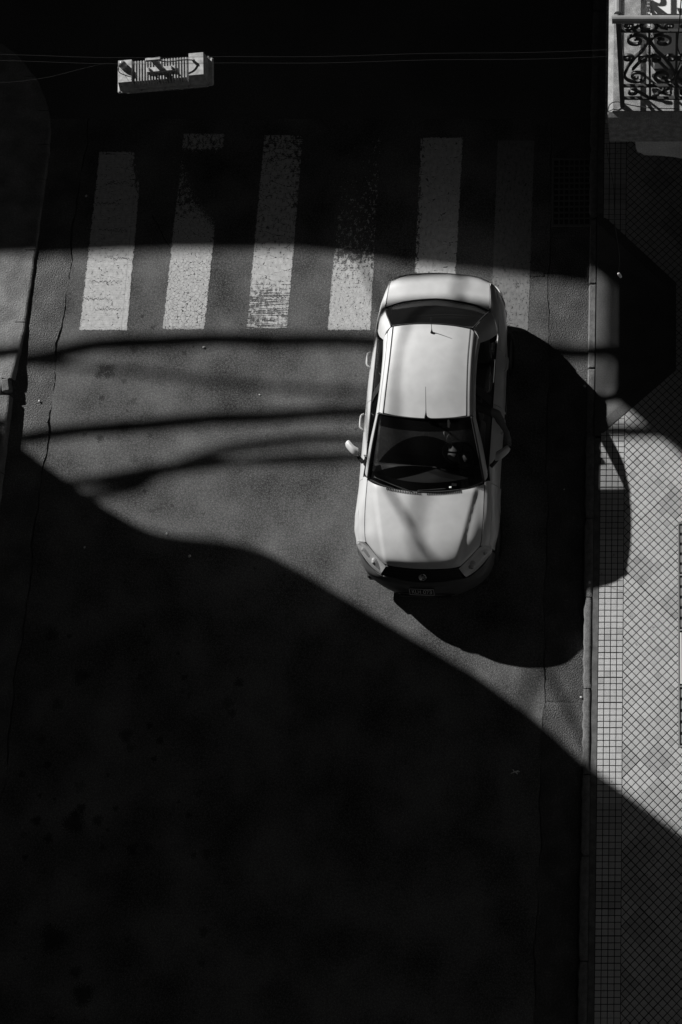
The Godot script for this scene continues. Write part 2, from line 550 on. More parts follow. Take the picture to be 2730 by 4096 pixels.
func build_ground() -> void:
	struct("ground", MB.new().box(Vector3(-4, -0.33, -5), Vector3(160, 0.6, 160)).done(), M.asphalt)
	# asphalt between the two gutters, with its own surface
	var im := road_image(1024, 2048, -7.72, -1.3, -10.3, 2.9)
	var m := mat(1.0, 0.92, 0.0, 0.35)
	m.albedo_texture = ImageTexture.create_from_image(im)
	m.normal_enabled = true
	m.normal_texture = ImageTexture.create_from_image(road_relief(1024, 2048))
	m.normal_scale = 0.5
	m.uv1_scale = Vector3.ONE
	M.road = m
	var flat := func(_x: float, _z: float) -> float: return 0.0
	var seam_l := func(z: float) -> float: return -7.60 + (z + 7.0) * -0.012 + wobble(z, 1.0)
	var seam_r := func(z: float) -> float: return -1.43 - 0.02 * sin(z * 0.5) + wobble(z, 4.0) * 0.8
	var r := struct("road", road_sheet(seam_l, seam_r), m)
	r.set_meta("label", "worn dark asphalt of the street")
	struct("cross_road", MB.new().box(Vector3(-14, -0.1, -14.3), Vector3(60, 0.2, 8.0)).done(), M.asphalt)
	# concrete gutters on both sides, split from the asphalt by ragged cracks
	var gl := func(z: float) -> float: return seam_l.call(z) - 0.017 - 0.007 * sin(z * 5.0) + wobble(z * 1.3, 9.0) * 0.3 + 0.006 * sin(z * 83.0) + 0.005 * sin(z * 41.0 + 2.0)
	var gl0 := func(z: float) -> float: return left_edge(z) - 0.05
	var bumpy := func(x: float, z: float) -> float: return -0.004 + 0.003 * sin(x * 9.0 + z * 2.0) + 0.002 * sin(z * 11.0)
	struct("left_gutter", sheet(gl0, gl, -10.3, 2.9, 4, 200, bumpy, 0.03), M.gutter_left)
	var gr := func(z: float) -> float: return seam_r.call(z) + 0.008 + 0.004 * sin(z * 4.0) + wobble(z * 1.2, 7.0) * 0.2
	var gr1 := func(_z: float) -> float: return -0.92
	var rg := func(x: float, z: float) -> float:
		var yy := -0.003 + 0.003 * sin(x * 8.0 + z * 2.5)
		var joint: float = min(absf(z + 2.585), min(absf(z + 5.6), min(absf(z + 8.6), absf(z - 0.4))))
		return yy - 0.012 * smoothstep(0.014, 0.004, joint) * smoothstep(-1.0, -1.12, x)
	struct("right_gutter", sheet(gr, gr1, -10.3, 2.9, 6, 900, rg, 0.03), M.gutter)
	# left pavement behind its kerb
	var edge_in := func(z: float) -> float: return left_edge(z) - 0.13
	var far := func(_z: float) -> float: return -14.2
	var hl := func(_x: float, z: float) -> float: return left_height(z) - 0.004
	struct("left_pavement", sheet(far, edge_in, -11.7, 3.0, 8, 160, hl, 0.2), M.pavement)
	var lk := thing("left_kerb", "low concrete kerb along the left edge of the street", "kerb")
	lk.set_meta("kind", "structure")
	var z := -11.4
	while z < 2.9:
		var zb: float = min(z + (1.0 if z > -9.6 else 0.5), 3.0)
		if z < -6.35 or z > -5.98:
			var za := z + 0.006
			var zc := zb - 0.006
			if absf(zb + 6.4) < 0.5: zc = -6.62
			obj("kerb_stone", kerb_piece(za, zc), M.pavement, lk)
		z = zb
	# the broken stretch of that kerb: loose chunks of old stone
	for c in [[-8.17, -6.53, 0.10, 0.11, 0.17, 0.2], [-8.19, -6.33, 0.09, 0.09, 0.10, 0.7], [-8.15, -6.22, 0.10, 0.07, 0.09, 1.3], [-8.21, -6.08, 0.12, 0.10, 0.15, -0.3], [-8.30, -6.42, 0.11, 0.10, 0.16, 0.1], [-8.16, -5.98, 0.07, 0.06, 0.07, 0.5]]:
		obj("broken_stone", MB.new().box(Vector3(c[0], c[3] * 0.5 + 0.01, c[1]), Vector3(c[2], c[3], c[4]), 0.014, Basis(Vector3.UP, c[5]) * Basis(Vector3.RIGHT, 0.12 * c[5])).done(), M.kerb, lk)

func road_sheet(x0: Callable, x1: Callable) -> ArrayMesh:
	var mb := MB.new().smooth(true)
	var nz := 260
	var nx := 6
	var p := func(i: int, j: int) -> Vector3:
		var z := lerpf(-10.3, 2.9, float(j) / nz)
		return Vector3(lerpf(x0.call(z), x1.call(z), float(i) / nx), 0, z)
	var uv := func(v: Vector3) -> Vector2: return Vector2((v.x + 7.72) / 6.42, (v.z + 10.3) / 13.2)
	for i in nx:
		for j in nz:
			var a: Vector3 = p.call(i, j)
			var b: Vector3 = p.call(i, j + 1)
			var c: Vector3 = p.call(i + 1, j + 1)
			var d: Vector3 = p.call(i + 1, j)
			mb.qu(a, b, c, d, uv.call(a), uv.call(b), uv.call(c), uv.call(d))
	mb.smooth(false)
	var dn := Vector3(0, -0.03, 0)
	for j in nz:
		for i in [0, nx]:
			var a: Vector3 = p.call(i, j)
			var b: Vector3 = p.call(i, j + 1)
			mb.q(a, b, b + dn, a + dn)
	return mb.done()

func kerb_piece(z0: float, z1: float) -> ArrayMesh:
	var mb := MB.new()
	var n := 8
	var rows := []
	for j in n + 1:
		var z := lerpf(z0, z1, float(j) / n)
		var x := left_edge(z)
		var y := left_height(z)
		var jig := 0.004 * sin(z * 23.0) + 0.003 * sin(z * 61.0)
		rows.append([Vector3(x + jig, -0.02, z), Vector3(x + jig, y - 0.02, z), Vector3(x - 0.006 + jig, y - 0.006, z), Vector3(x - 0.022 + jig, y, z), Vector3(x - 0.135, y + 0.001, z), Vector3(x - 0.135, y - 0.05, z)])
	for j in n:
		for k in 5:
			mb.q(rows[j][k], rows[j][k + 1], rows[j + 1][k + 1], rows[j + 1][k])
	mb.smooth(false)
	for r in [rows[0], rows[n]]:
		for k in range(1, 5): mb.t(r[0], r[k], r[k + 1])
	return mb.done()

func right_kerb_piece(z0: float, z1: float) -> ArrayMesh:
	var mb := MB.new().smooth(true)
	var n := 16
	var rows := []
	var lift := 0.005 * sin(z0 * 13.0)
	var shift := 0.006 * sin(z0 * 5.0)
	for j in n + 1:
		var z := lerpf(z0, z1, float(j) / n)
		var e: float = min(j, n - j)
		var cut := 0.012 if e < 1 else (0.004 if e < 2 else 0.0)
		var jig := shift + 0.005 * sin(z * 31.0 + z0) + 0.004 * sin(z * 71.0) - cut
		var chip: float = max(0.0, sin(z * 17.0 + z0 * 3.0) - 0.8) * 0.05
		var y := 0.12 + lift + 0.003 * sin(z * 11.0) - cut * 0.4
		rows.append([Vector3(-0.936 - jig, -0.03, z), Vector3(-0.936 - jig, y - 0.022 - chip, z), Vector3(-0.930 - jig + chip * 0.4, y - 0.007, z), Vector3(-0.916 - jig + chip, y, z), Vector3(-0.875, y + 0.002 * sin(z * 53.0), z), Vector3(-0.834, y - 0.002, z), Vector3(-0.834, y - 0.06, z)])
	for j in n:
		for k in 6: mb.q(rows[j][k], rows[j + 1][k], rows[j + 1][k + 1], rows[j][k + 1])
	mb.smooth(false)
	for r in [rows[0], rows[n]]:
		for k in range(1, 6): mb.t(r[0], r[k], r[k + 1])
	return mb.done()

# ---------------------------------------------------------------- zebra crossing
func stripe_image(kind: int) -> Image:
	var w := 160
	var h := 720
	var a := FastNoiseLite.new()
	a.frequency = 0.06; a.fractal_octaves = 4; a.seed = 40 + kind
	var b := FastNoiseLite.new()
	b.frequency = 0.22; b.fractal_octaves = 2; b.seed = 60 + kind
	var c := FastNoiseLite.new()
	c.noise_type = FastNoiseLite.TYPE_CELLULAR
	c.cellular_return_type = FastNoiseLite.RETURN_DISTANCE2_SUB
	c.frequency = 0.035; c.seed = 80 + kind; c.fractal_type = FastNoiseLite.FRACTAL_NONE
	c.domain_warp_enabled = true; c.domain_warp_amplitude = 14.0; c.domain_warp_frequency = 0.03
	var im := Image.create_empty(w, h, false, Image.FORMAT_LA8)
	for y in h:
		var v := float(y) / h   # 0 far end, 1 near end
		for x in w:
			var u := float(x) / w
			var big := a.get_noise_2d(x, y * 0.6)
			var sm := b.get_noise_2d(x, y * 1.0)
			var streak := a.get_noise_2d(x * 0.25 + 300.0, y * 2.6)
			var lines := a.get_noise_2d(x * 0.10 + 700.0, y * 4.2)
			var keep := 1.0
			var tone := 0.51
			match kind:
				0: keep = 0.9 - 1.5 * smoothstep(0.72, 1.0, u) * smoothstep(0.35, 0.0, v) - 0.5 * smoothstep(0.5, 0.9, u) * smoothstep(0.25, 0.0, v)
				1:
					keep = 1.0 - 1.3 * smoothstep(0.55, 1.05, u * 0.6 + (0.66 - v) * 1.2 + 0.25 * big) - 0.8 * smoothstep(0.55, 0.3, v)
					if v < 0.12: keep = 0.42 - 1.2 * smoothstep(0.07, 0.12, v)
				2: keep = 0.72 + 0.35 * smoothstep(0.55, 0.72, v) - smoothstep(0.68, 0.88, v) * (0.60 + 0.35 * (1.0 - u) - 1.9 * lines) - 0.35 * smoothstep(0.25, 0.0, v) - 0.3 * smoothstep(0.6, 1.0, u) * smoothstep(0.6, 0.3, v)
				3: keep = 0.85 - 0.62 * smoothstep(0.72, 0.55, v) - 0.4 * smoothstep(0.5, 0.1, v) - 0.32 * smoothstep(0.85, 0.65, v) + 0.3 * smoothstep(0.55, 1.0, u) * smoothstep(0.6, 0.2, v)
				4: keep = 0.95 - 0.8 * smoothstep(0.2, 0.0, u) - 0.3 * smoothstep(0.5, 0.0, v) * smoothstep(0.9, 1.0, u)
				5:
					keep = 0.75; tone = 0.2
			var d := keep + big * 0.9 + sm * 0.55 + streak * (0.45 if kind in [2, 3] else 0.1)
			# cracks
			var crack := c.get_noise_2d(x * 1.9, y * 2.6) if kind in [1, 3] else c.get_noise_2d(x * 0.35, y * 1.3)
			var alpha := 1.0 if d > 0.28 else 0.0
			var crack_at := -0.965 if kind in [0, 4, 5] else (-0.93 if kind == 1 else -0.96)
			if kind == 1 and v > 0.66 and crack < lerpf(-0.97, -0.9, smoothstep(0.75, 1.0, v) * (0.5 + big)): alpha = 0.0
			elif crack < crack_at and big > (0.12 if kind in [0, 4, 5] else 0.0): alpha = 0.0
			var edge: float = min(min(u, 1.0 - u) * w, min(v, 1.0 - v) * h)
			if edge < 2.2 + 3.5 * sm + 5.0 * big: alpha = 0.0
			if kind == 0:   # long cracks across and one seam down the repainted edge
				for cr0 in [[0.60, 0.66, 0.4], [0.735, 0.4, 0.0], [0.83, 0.25, 0.1], [0.885, 0.55, -0.06], [0.30, 0.3, 0.2], [0.18, 0.5, -0.2], [0.45, 0.5, 0.1]]:
					var yc: float = cr0[0] + (u - 0.5) * 0.06 * cr0[2] + 0.006 * a.get_noise_2d(x * 2.0, cr0[0] * 900.0) * 3.0
					if absf(v - yc) * h < 1.6 * smoothstep(0.5, 0.1, absf(u - cr0[1])) + 0.6 * sm and absf(u - cr0[1]) < 0.32: alpha = 0.0
				if absf(u - 0.87) * w < 0.9 and sm > -0.25: tone *= 0.62
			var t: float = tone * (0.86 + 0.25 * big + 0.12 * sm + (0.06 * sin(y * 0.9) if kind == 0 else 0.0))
			var s := Color(t, t, t).linear_to_srgb().r
			im.set_pixel(x, y, Color(s, s, s, alpha))
	return im

func build_crossing() -> void:
	# far left x, far right x, far z, near left x, near right x, near z
	var s := [[-7.375, -6.80, -9.82, -7.377, -6.766, -7.30], [-6.30, -5.745, -10.09, -6.324, -5.787, -7.308], [-5.235, -4.71, -10.07, -5.266, -4.744, -7.322], [-4.20, -3.684, -10.06, -4.237, -3.69, -7.30], [-3.185, -2.611, -10.03, -3.177, -2.65, -7.29], [-2.166, -1.672, -9.99, -2.181, -1.691, -7.28]]
	var lab := ["leftmost white crosswalk stripe, solid paint with dark cracks across it", "second crosswalk stripe from the left, crazed near end and worn away far end", "third crosswalk stripe from the left, near end worn into horizontal streaks", "fourth crosswalk stripe from the left, speckled and flaking, beside the car's rear", "white crosswalk stripe running under the rear of the silver car", "rightmost crosswalk stripe, faded to grey, right of the car's rear"]
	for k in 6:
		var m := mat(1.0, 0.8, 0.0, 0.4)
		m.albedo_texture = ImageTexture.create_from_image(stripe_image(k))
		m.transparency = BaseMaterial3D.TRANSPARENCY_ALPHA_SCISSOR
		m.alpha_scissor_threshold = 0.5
		m.texture_repeat = false
		var mb := MB.new()
		var e: Array = s[k]
		mb.qu(Vector3(e[0], 0.004, e[2]), Vector3(e[3], 0.004, e[5]), Vector3(e[4], 0.004, e[5]), Vector3(e[1], 0.004, e[2]), Vector2(0, 0), Vector2(0, 1), Vector2(1, 1), Vector2(1, 0))
		tag(obj("crosswalk_stripe", mb.done(), m), lab[k], "road marking", "stripes of the zebra crossing")

# ---------------------------------------------------------------- right pavement
var ramp_poly := PackedVector2Array([Vector2(-0.96, -8.86), Vector2(-0.72, -8.80), Vector2(0.174, -7.905), Vector2(0.171, -6.72), Vector2(-0.72, -5.90), Vector2(-0.96, -5.84)])

func ramp_height(x: float, z: float) -> float:
	var rise := 0.022 + 0.098 * clampf((x + 0.93) / 0.97, 0.0, 1.0)
	var d1 := (z + 8.80 - (x + 0.72) * (0.895 / 0.894)) * 0.707
	var d2 := (-5.90 - z - (x + 0.72) * (0.82 / 0.891)) * 0.735
	var flare := 1.0 - clampf((min(d1, d2) - 0.14) / 0.34, 0.0, 1.0)
	return clampf(max(rise, lerpf(0.022, 0.119, flare)), 0.0, 0.119)

func build_right_pavement() -> void:
	var base := struct("right_pavement", MB.new().box(Vector3(0.1, 0.0, -5.0), Vector3(1.866, 0.01, 16.0)).done(), M.mortar)
	# mortar bed the tiles lie in, left open where the ramp is cut in
	var outline := PackedVector2Array([Vector2(-0.757, -13.0), Vector2(1.02, -13.0), Vector2(1.02, 3.0), Vector2(-0.757, 3.0)])
	for poly in Geometry2D.clip_polygons(outline, ramp_poly):
		obj("mortar_bed", MB.new().prism(poly, Vector3(0, 0.006, 0), Vector3.RIGHT, Vector3.BACK, Vector3(0, 0.106, 0)).done(), M.mortar, base)
	for seg in [[-13.0, -8.88], [-5.83, 3.0]]:
		obj("mortar_strip", MB.new().box(Vector3(-0.795, 0.06, (seg[0] + seg[1]) / 2), Vector3(0.072, 0.114, seg[1] - seg[0]), 0.004).done(), M.strip, base)
	# kerb stones
	var z := -12.9
	var lens := [1.05, 0.98, 1.1, 1.0, 0.92, 1.15, 1.02]
	var k := 0
	while z < 2.8:
		var e: float = z + lens[k % 7]
		if z < -8.85 and e > -8.85: e = -8.85
		if z < -5.86 and z > -8.9 and e > -5.86: e = -5.86
		var low: bool = z > -8.87 and e < -5.8
		var mid := (z + e) / 2
		if low:
			obj("kerb_stone", MB.new().box(Vector3(-0.885, -0.02, mid), Vector3(0.10, 0.085, e - z - 0.008), 0.016).done(), M.kerb, base)
		else:
			obj("kerb_stone", right_kerb_piece(z + 0.005, e - 0.006), M.kerb, base)
		z = e
		k += 1
	# dropped kerb ramp of smooth concrete
	var mb := MB.new().smooth(true)
	var n := 60
	var pt := func(i: int, j: int) -> Vector3:
		var zz := lerpf(-8.85, -5.86, float(j) / n)
		var xr: float = 0.171
		if zz < -7.905: xr = -0.72 + (zz + 8.80) * 0.999
		elif zz > -6.72: xr = -0.72 + (-5.90 - zz) * 1.087
		xr = clampf(xr + 0.015, -0.82, 0.186)
		var x := lerpf(-0.836, xr, float(i) / 14.0)
		return Vector3(x, ramp_height(x, zz), zz)
	for i in 14:
		for j in n:
			mb.q(pt.call(i, j), pt.call(i, j + 1), pt.call(i + 1, j + 1), pt.call(i + 1, j))
	obj("kerb_ramp", mb.done(), M.ramp, base)
	# grooved edging strips round the ramp
	var strips := [[Vector2(-0.72, -8.80), Vector2(0.174, -7.905)], [Vector2(0.174, -7.905), Vector2(0.171, -6.72)], [Vector2(0.171, -6.72), Vector2(-0.72, -5.90)]]
	for s in strips:
		var a: Vector2 = s[0]
		var b: Vector2 = s[1]
		var d := (b - a).normalized()
		var inn := Vector2(-d.y, d.x)
		var cnt := int(a.distance_to(b) / 0.145)
		for i in cnt:
			if absf(d.x) < 0.1 and (i == 0 or i == cnt - 1): continue
			var p0 := a + d * (a.distance_to(b) * (i + 0.03) / cnt)
			var p1 := a + d * (a.distance_to(b) * (i + 0.97) / cnt)
			var poly := PackedVector2Array([p0 + inn * 0.006, p1 + inn * 0.006, p1 + inn * 0.135, p0 + inn * 0.135])
			var cm := (p0 + p1) / 2 + inn * 0.13
			obj("edging_block", MB.new().col(1).tile(poly, 0.02, ramp_height(cm.x, cm.y) + 0.006, 0.004).done(), M.ramp, base)
	build_tiles(base)
	build_cellar_light()
	build_grate()

func tile_tone(a: int, b: int, unit: int) -> float:
	var h := hash(Vector2i(floori(float(a) / unit), floori(float(b) / unit))) % 1000 / 1000.0
	var f := hash(Vector2i(a * 31 + 7, b * 17 + 3)) % 1000 / 1000.0
	var v := 0.63 + 0.08 * h + 0.05 * f
	if h < 0.14: v -= 0.10
	if f > 0.97: v *= 0.78
	return v

func build_tiles(base: Node3D) -> void:
	var p := 0.0731
	var gp := 0.0044   # half of the joint
	var list := []
	# straight border, four across, split into slabs of four
	for r in range(-138, 80):
		for c in 4:
			var x0 := -0.757 + c * p
			var z0 := -2.86 + r * p + 0.006 * sin(floorf(r / 4.0) * 7.0)
			var q := PackedVector2Array([Vector2(x0 + gp, z0 + gp), Vector2(x0 + p - gp, z0 + gp), Vector2(x0 + p - gp, z0 + p - gp), Vector2(x0 + gp, z0 + p - gp)])
			list.append([q, tile_tone(c, r, 4), false])
	# diamonds laid at forty-five degrees
	var area := PackedVector2Array([Vector2(-0.462, -13.0), Vector2(0.93, -13.0), Vector2(0.93, 3.0), Vector2(-0.462, 3.0)])
	var frame := PackedVector2Array([Vector2(0.188, -4.76), Vector2(0.74, -4.76), Vector2(0.74, -2.04), Vector2(0.188, -2.04)])
	var dx := Vector2(0.70711, 0.70711)
	var dz := Vector2(-0.70711, 0.70711)
	var o := Vector2(-0.462, -5.0)
	for i in range(-130, 140):
		for j in range(-130, 140):
			var c := o + dx * (i + 0.5) * p + dz * (j + 0.5) * p
			if c.x < -0.53 or c.x > 1.0 or c.y < -13.05 or c.y > 3.05: continue
			var hp := p / 2 - gp
			if posmod(i, 4) == 0 or posmod(j, 4) == 0: hp -= 0.0006
			var slab := Vector2i(floori(i / 4.0), floori(j / 4.0))
			c += Vector2(hash(slab) % 100 - 50, hash(slab * 3 + Vector2i(5, 9)) % 100 - 50) * 0.000035
			var q := PackedVector2Array([c - dx * hp - dz * hp, c + dx * hp - dz * hp, c + dx * hp + dz * hp, c - dx * hp + dz * hp])
			list.append([q, tile_tone(i, j, 4), true])
	var rest := MB.new()
	var single := 0
	for e in list:
		var q: PackedVector2Array = e[0]
		var cen := (q[0] + q[2]) / 2
		var polys := [q]
		if e[2] and (cen.x < -0.40 or cen.x > 0.87 or cen.y < -12.9 or cen.y > 2.9): polys = Geometry2D.intersect_polygons(q, area)
		var near_ramp: bool = cen.y > -8.95 and cen.y < -5.75 and cen.x < 0.25
		var near_frame: bool = cen.x > 0.12 and cen.x < 0.8 and cen.y > -4.85 and cen.y < -1.95
		if near_ramp or near_frame:
			var out := []
			for a in polys: out.append_array(Geometry2D.clip_polygons(a, ramp_poly if near_ramp else frame))
			polys = out
		for a in polys:
			if a.size() < 3: continue
			var area2 := 0.0
			for k in a.size(): area2 += a[k].x * a[(k + 1) % a.size()].y - a[(k + 1) % a.size()].x * a[k].y
			if absf(area2) < 0.0006: continue
			if area2 < 0.0: a.reverse()
			var y1 := 0.1195 + (hash(Vector2i(int(cen.x * 1000), int(cen.y * 1000))) % 100) * 0.00002
			if cen.y > -4.85 and cen.y < -2.5 and cen.x < 0.3 and cen.x > -0.6 and single < 300 and a.size() == 4 and absf(area2) > 0.008:
				single += 1
				obj("tile", MB.new().col(e[1]).tile(a, 0.108, y1, 0.0025).done(), M.tile, base)
			else:
				rest.col(e[1]).tile(a, 0.108, y1, 0.0025)
	var st := obj("tiles", rest.done(), M.tile, base)
	st.set_meta("kind", "stuff")

func build_cellar_light() -> void:
	var t := thing("cellar_grate", "rusty metal cellar grate of framed panels let into the right pavement", "grate", Vector3(0.46, 0.0, -3.4))
	obj("bed", MB.new().box(Vector3(0, 0.085, 0), Vector3(0.54, 0.02, 2.7)).done(), M.black, t)
	for x in [-0.262, 0.262]: obj("frame_rail", MB.new().box(Vector3(x, 0.112, 0), Vector3(0.018, 0.03, 2.71), 0.003).done(), M.rail, t)
	for z in [-1.345, -0.7, -0.03, 0.645, 1.345]: obj("frame_bar", MB.new().box(Vector3(0, 0.112, z), Vector3(0.504, 0.029, 0.02), 0.003).done(), M.rail, t)
	var spans := [[-1.33, -0.715], [-0.685, -0.045], [-0.015, 0.63], [0.66, 1.33]]
	for s in 4:
		var a: float = spans[s][0]
		var b: float = spans[s][1]
		if s == 2:
			obj("border_strip", MB.new().box(Vector3(-0.238, 0.114, (a + b) / 2), Vector3(0.016, 0.016, b - a - 0.03), 0.002).done(), M.white, t)
		var n := 5
		for i in n:
			var z := lerpf(a, b, (i + 0.5) / n)
			obj("panel" if s != 2 else "bar", MB.new().box(Vector3(0.0, 0.108, z), Vector3(0.498, 0.02, (b - a) / n - 0.035), 0.004).done(), M.panel if s != 2 else M.iron, t)
		if s != 2: obj("plate", MB.new().box(Vector3(0.005, 0.099, (a + b) / 2), Vector3(0.5, 0.006, b - a)).done(), M.rail, t)

func build_grate() -> void:
	var t := thing("drain_grate", "cast iron storm drain grate in the right gutter beside the crossing", "drain grate", Vector3(-1.175, 0.0, -9.23), 0.012)
	obj("pit", MB.new().box(Vector3(0, 0.001, 0), Vector3(0.5, 0.006, 0.96)).done(), M.black, t)
	for x in [-0.245, 0.245]: obj("frame_rail", MB.new().box(Vector3(x, 0.008, 0), Vector3(0.03, 0.022, 0.98), 0.003).done(), M.cast_iron, t)
	for z in [-0.475, 0.475]: obj("frame_bar", MB.new().box(Vector3(0, 0.008, z), Vector3(0.46, 0.022, 0.03), 0.003).done(), M.cast_iron, t)
	for i in 6: obj("bar", MB.new().box(Vector3(-0.23 + 0.46 * (i + 1) / 7.0, 0.010, 0), Vector3(0.02, 0.014, 0.92), 0.002).done(), M.cast_iron, t)
	for i in 10: obj("cross_bar", MB.new().box(Vector3(0, 0.0095, -0.46 + 0.92 * (i + 1) / 11.0), Vector3(0.455, 0.012, 0.022), 0.002).done(), M.cast_iron, t)

# ---------------------------------------------------------------- buildings round the crossing (they cast the large shadows)
func window_at(parent: Node3D, c: Vector3, along: Vector3, outward: Vector3, w: float, h: float) -> void:
	var b := Basis(along, Vector3.UP, outward)
	var f := obj("window", MB.new().box(c + outward * 0.01, Vector3(w, h, 0.05), 0.005, b).done(), M.shutter, parent)
	for sx in [-0.25, 0.25]: obj("pane", MB.new().box(c + outward * 0.04 + along * w * sx, Vector3(w * 0.43, h * 0.88, 0.012), 0.0, b).done(), M.glass, f)
	obj("sill", MB.new().box(c + outward * 0.08 - Vector3(0, h / 2 + 0.05, 0), Vector3(w + 0.2, 0.07, 0.2), 0.01, b).done(), M.wall, f)

func build_buildings() -> void:
	# left block: a low house whose wide flat roof juts out over the corner pavement; its edge follows the slanting side street
	var lb := thing("corner_building", "corner building left of the street whose jutting flat roof throws the curved lower shadow", "building", Vector3(-10.5, 0, -7.3))
	var shade := [[-13.0, -9.3], [-8.04, -5.85], [-7.05, -5.135], [-6.55, -4.83], [-6.243, -4.691], [-5.87, -4.625], [-5.474, -4.59], [-5.15, -4.53], [-4.854, -4.44], [-4.383, -4.19], [-3.758, -3.82], [-2.225, -2.93], [-1.471, -2.38], [-0.728, -1.72], [0.23, -1.03], [0.75, -0.66]]
	var edge := PackedVector2Array()
	for p in shade: edge.append(Vector2(p[0] - KX * 6.88 + 10.5, p[1] - KZ * 6.88 + 7.3))
	edge.append(Vector2(edge[-1].x, 16.0)); edge.append(Vector2(-16.0, 16.0)); edge.append(Vector2(-16.0, edge[0].y))
	obj("roof", MB.new().prism(edge, Vector3(0, 6.88, 0), Vector3.RIGHT, Vector3.BACK, Vector3(0, 0.12, 0)).done(), M.plaster, lb)
	obj("wall", MB.new().box(Vector3(-7.0, 3.43, 8.0), Vector3(14.0, 6.88, 16.0)).done(), M.wall, lb)
	for z in [2.5, 6.0, 9.5]:
		for y in [1.9, 5.1]: window_at(lb, Vector3(0, y, z), Vector3(0, 0, -1), Vector3.RIGHT, 1.2, 1.7)
	for x in [-3.0, -6.5, -10.0]:
		for y in [1.9, 5.1]: window_at(lb, Vector3(x, y, 0), Vector3(-1, 0, 0), Vector3.FORWARD, 1.2, 1.7)
	# far block across the side street: stepped parapet and a taller part with a jutting bay
	var fb := thing("parapet_building", "low building across the side street whose parapet throws the upper shadow", "building", Vector3(-13.2, 0, -18.75))
	obj("wall", MB.new().box(Vector3(-6.35, 3.75, -7.15), Vector3(12.7, 7.5, 14.0), 0.0).done(), M.wall, fb)
	var par := PackedVector2Array([Vector2(-12.7, 7.5), Vector2(-12.7, 8.05), Vector2(-7.2, 8.05), Vector2(-6.2, 8.02), Vector2(-4.85, 7.97), Vector2(-3.1, 7.97), Vector2(-2.0, 8.12), Vector2(-1.3, 8.19), Vector2(-0.5, 8.28), Vector2(0.0, 8.34), Vector2(0.0, 7.5)])
	obj("parapet", MB.new().prism(par, Vector3(0, 0, -0.3), Vector3.RIGHT, Vector3.UP, Vector3(0, 0, 0.3)).done(), M.plaster, fb)
	for x in [-2.5, -5.5, -8.5]:
		for y in [2.0, 5.6]: window_at(fb, Vector3(x, y, -0.15), Vector3.RIGHT, Vector3.BACK, 1.2, 1.9)
	var tb := thing("tower_building", "tall block across the side street with an enclosed bay jutting over the pavement", "building", Vector3(-13.18, 0, -18.75))
	obj("wall", MB.new().box(Vector3(3.5, 6.75, -7.15), Vector3(6.96, 13.5, 14.0)).done(), M.wall, tb)
	obj("bay", MB.new().box(Vector3(3.55, 10.9, 0.75), Vector3(6.5, 5.2, 1.8), 0.02).done(), M.plaster, tb)
	for x in [1.6, 4.2]: window_at(tb, Vector3(x, 10.6, 1.66), Vector3.RIGHT, Vector3.BACK, 1.3, 2.2)
	for x in [1.6, 4.2]: window_at(tb, Vector3(x, 5.4, -0.14), Vector3.RIGHT, Vector3.BACK, 1.3, 2.2)
	# right-hand house that carries the balcony
	var rb := thing("balcony_house", "plastered house on the right carrying the balcony with scrolled iron railing", "building", Vector3(0.95, 0, -8.0))
	obj("wall", MB.new().box(Vector3(5.05, 8.0, 0), Vector3(10.0, 16.0, 9.0)).done(), stone(0.10, 0.9, M.fine, 1.0, M.blotch, 3.0), rb)
	window_at(rb, Vector3(0.04, 10.3, 1.3), Vector3(0, 0, -1), Vector3.LEFT, 1.3, 2.3)
	window_at(rb, Vector3(0.04, 5.5, 1.3), Vector3(0, 0, -1), Vector3.LEFT, 1.2, 2.2)
	window_at(rb, Vector3(0.04, 5.5, -2.0), Vector3(0, 0, -1), Vector3.LEFT, 1.2, 2.2)

	# the house the picture is taken from
	var ob := thing("apartment_house", "apartment house along the right pavement, dark lower wall and grey upper floors", "building", Vector3(0.95, 0, 4.0))
	obj("upper_wall", MB.new().box(Vector3(5.03, 15.0, 0), Vector3(9.96, 13.98, 14.9)).done(), stone(0.13, 0.9, M.fine, 2.0, M.coarse, 6.0), ob)
	obj("wall", MB.new().box(Vector3(5.05, 4.0, 0), Vector3(10.0, 8.0, 14.96)).done(), stone(0.035, 0.9, M.fine, 2.0, M.coarse, 6.0), ob)
	for z in [-5.0, -1.5, 2.0, 5.5]:
		for y in [5.5, 9.0, 12.5]: window_at(ob, Vector3(0.04, y, z), Vector3(0, 0, -1), Vector3.LEFT, 1.2, 2.0)

# ---------------------------------------------------------------- balcony
func spiral(c: Vector2, r0: float, r1: float, a0: float, a1: float, n: int) -> Array:
	var out := []
	for i in n + 1:
		var t := float(i) / n
		var a := lerpf(a0, a1, t)
		var r := lerpf(r0, r1, t)
		out.append(c + Vector2(cos(a), sin(a)) * r)
	return out

func scroll(pts: Array, o: Vector3, u: Vector3, w: float, d: float, mirror: float, width: float) -> ArrayMesh:
	var path := []
	for p in pts: path.append(o + u * (p.x if mirror > 0 else width - p.x) + Vector3.UP * p.y)
	return MB.new().smooth(true).sweep(path, w, d, u.cross(Vector3.UP)).done()

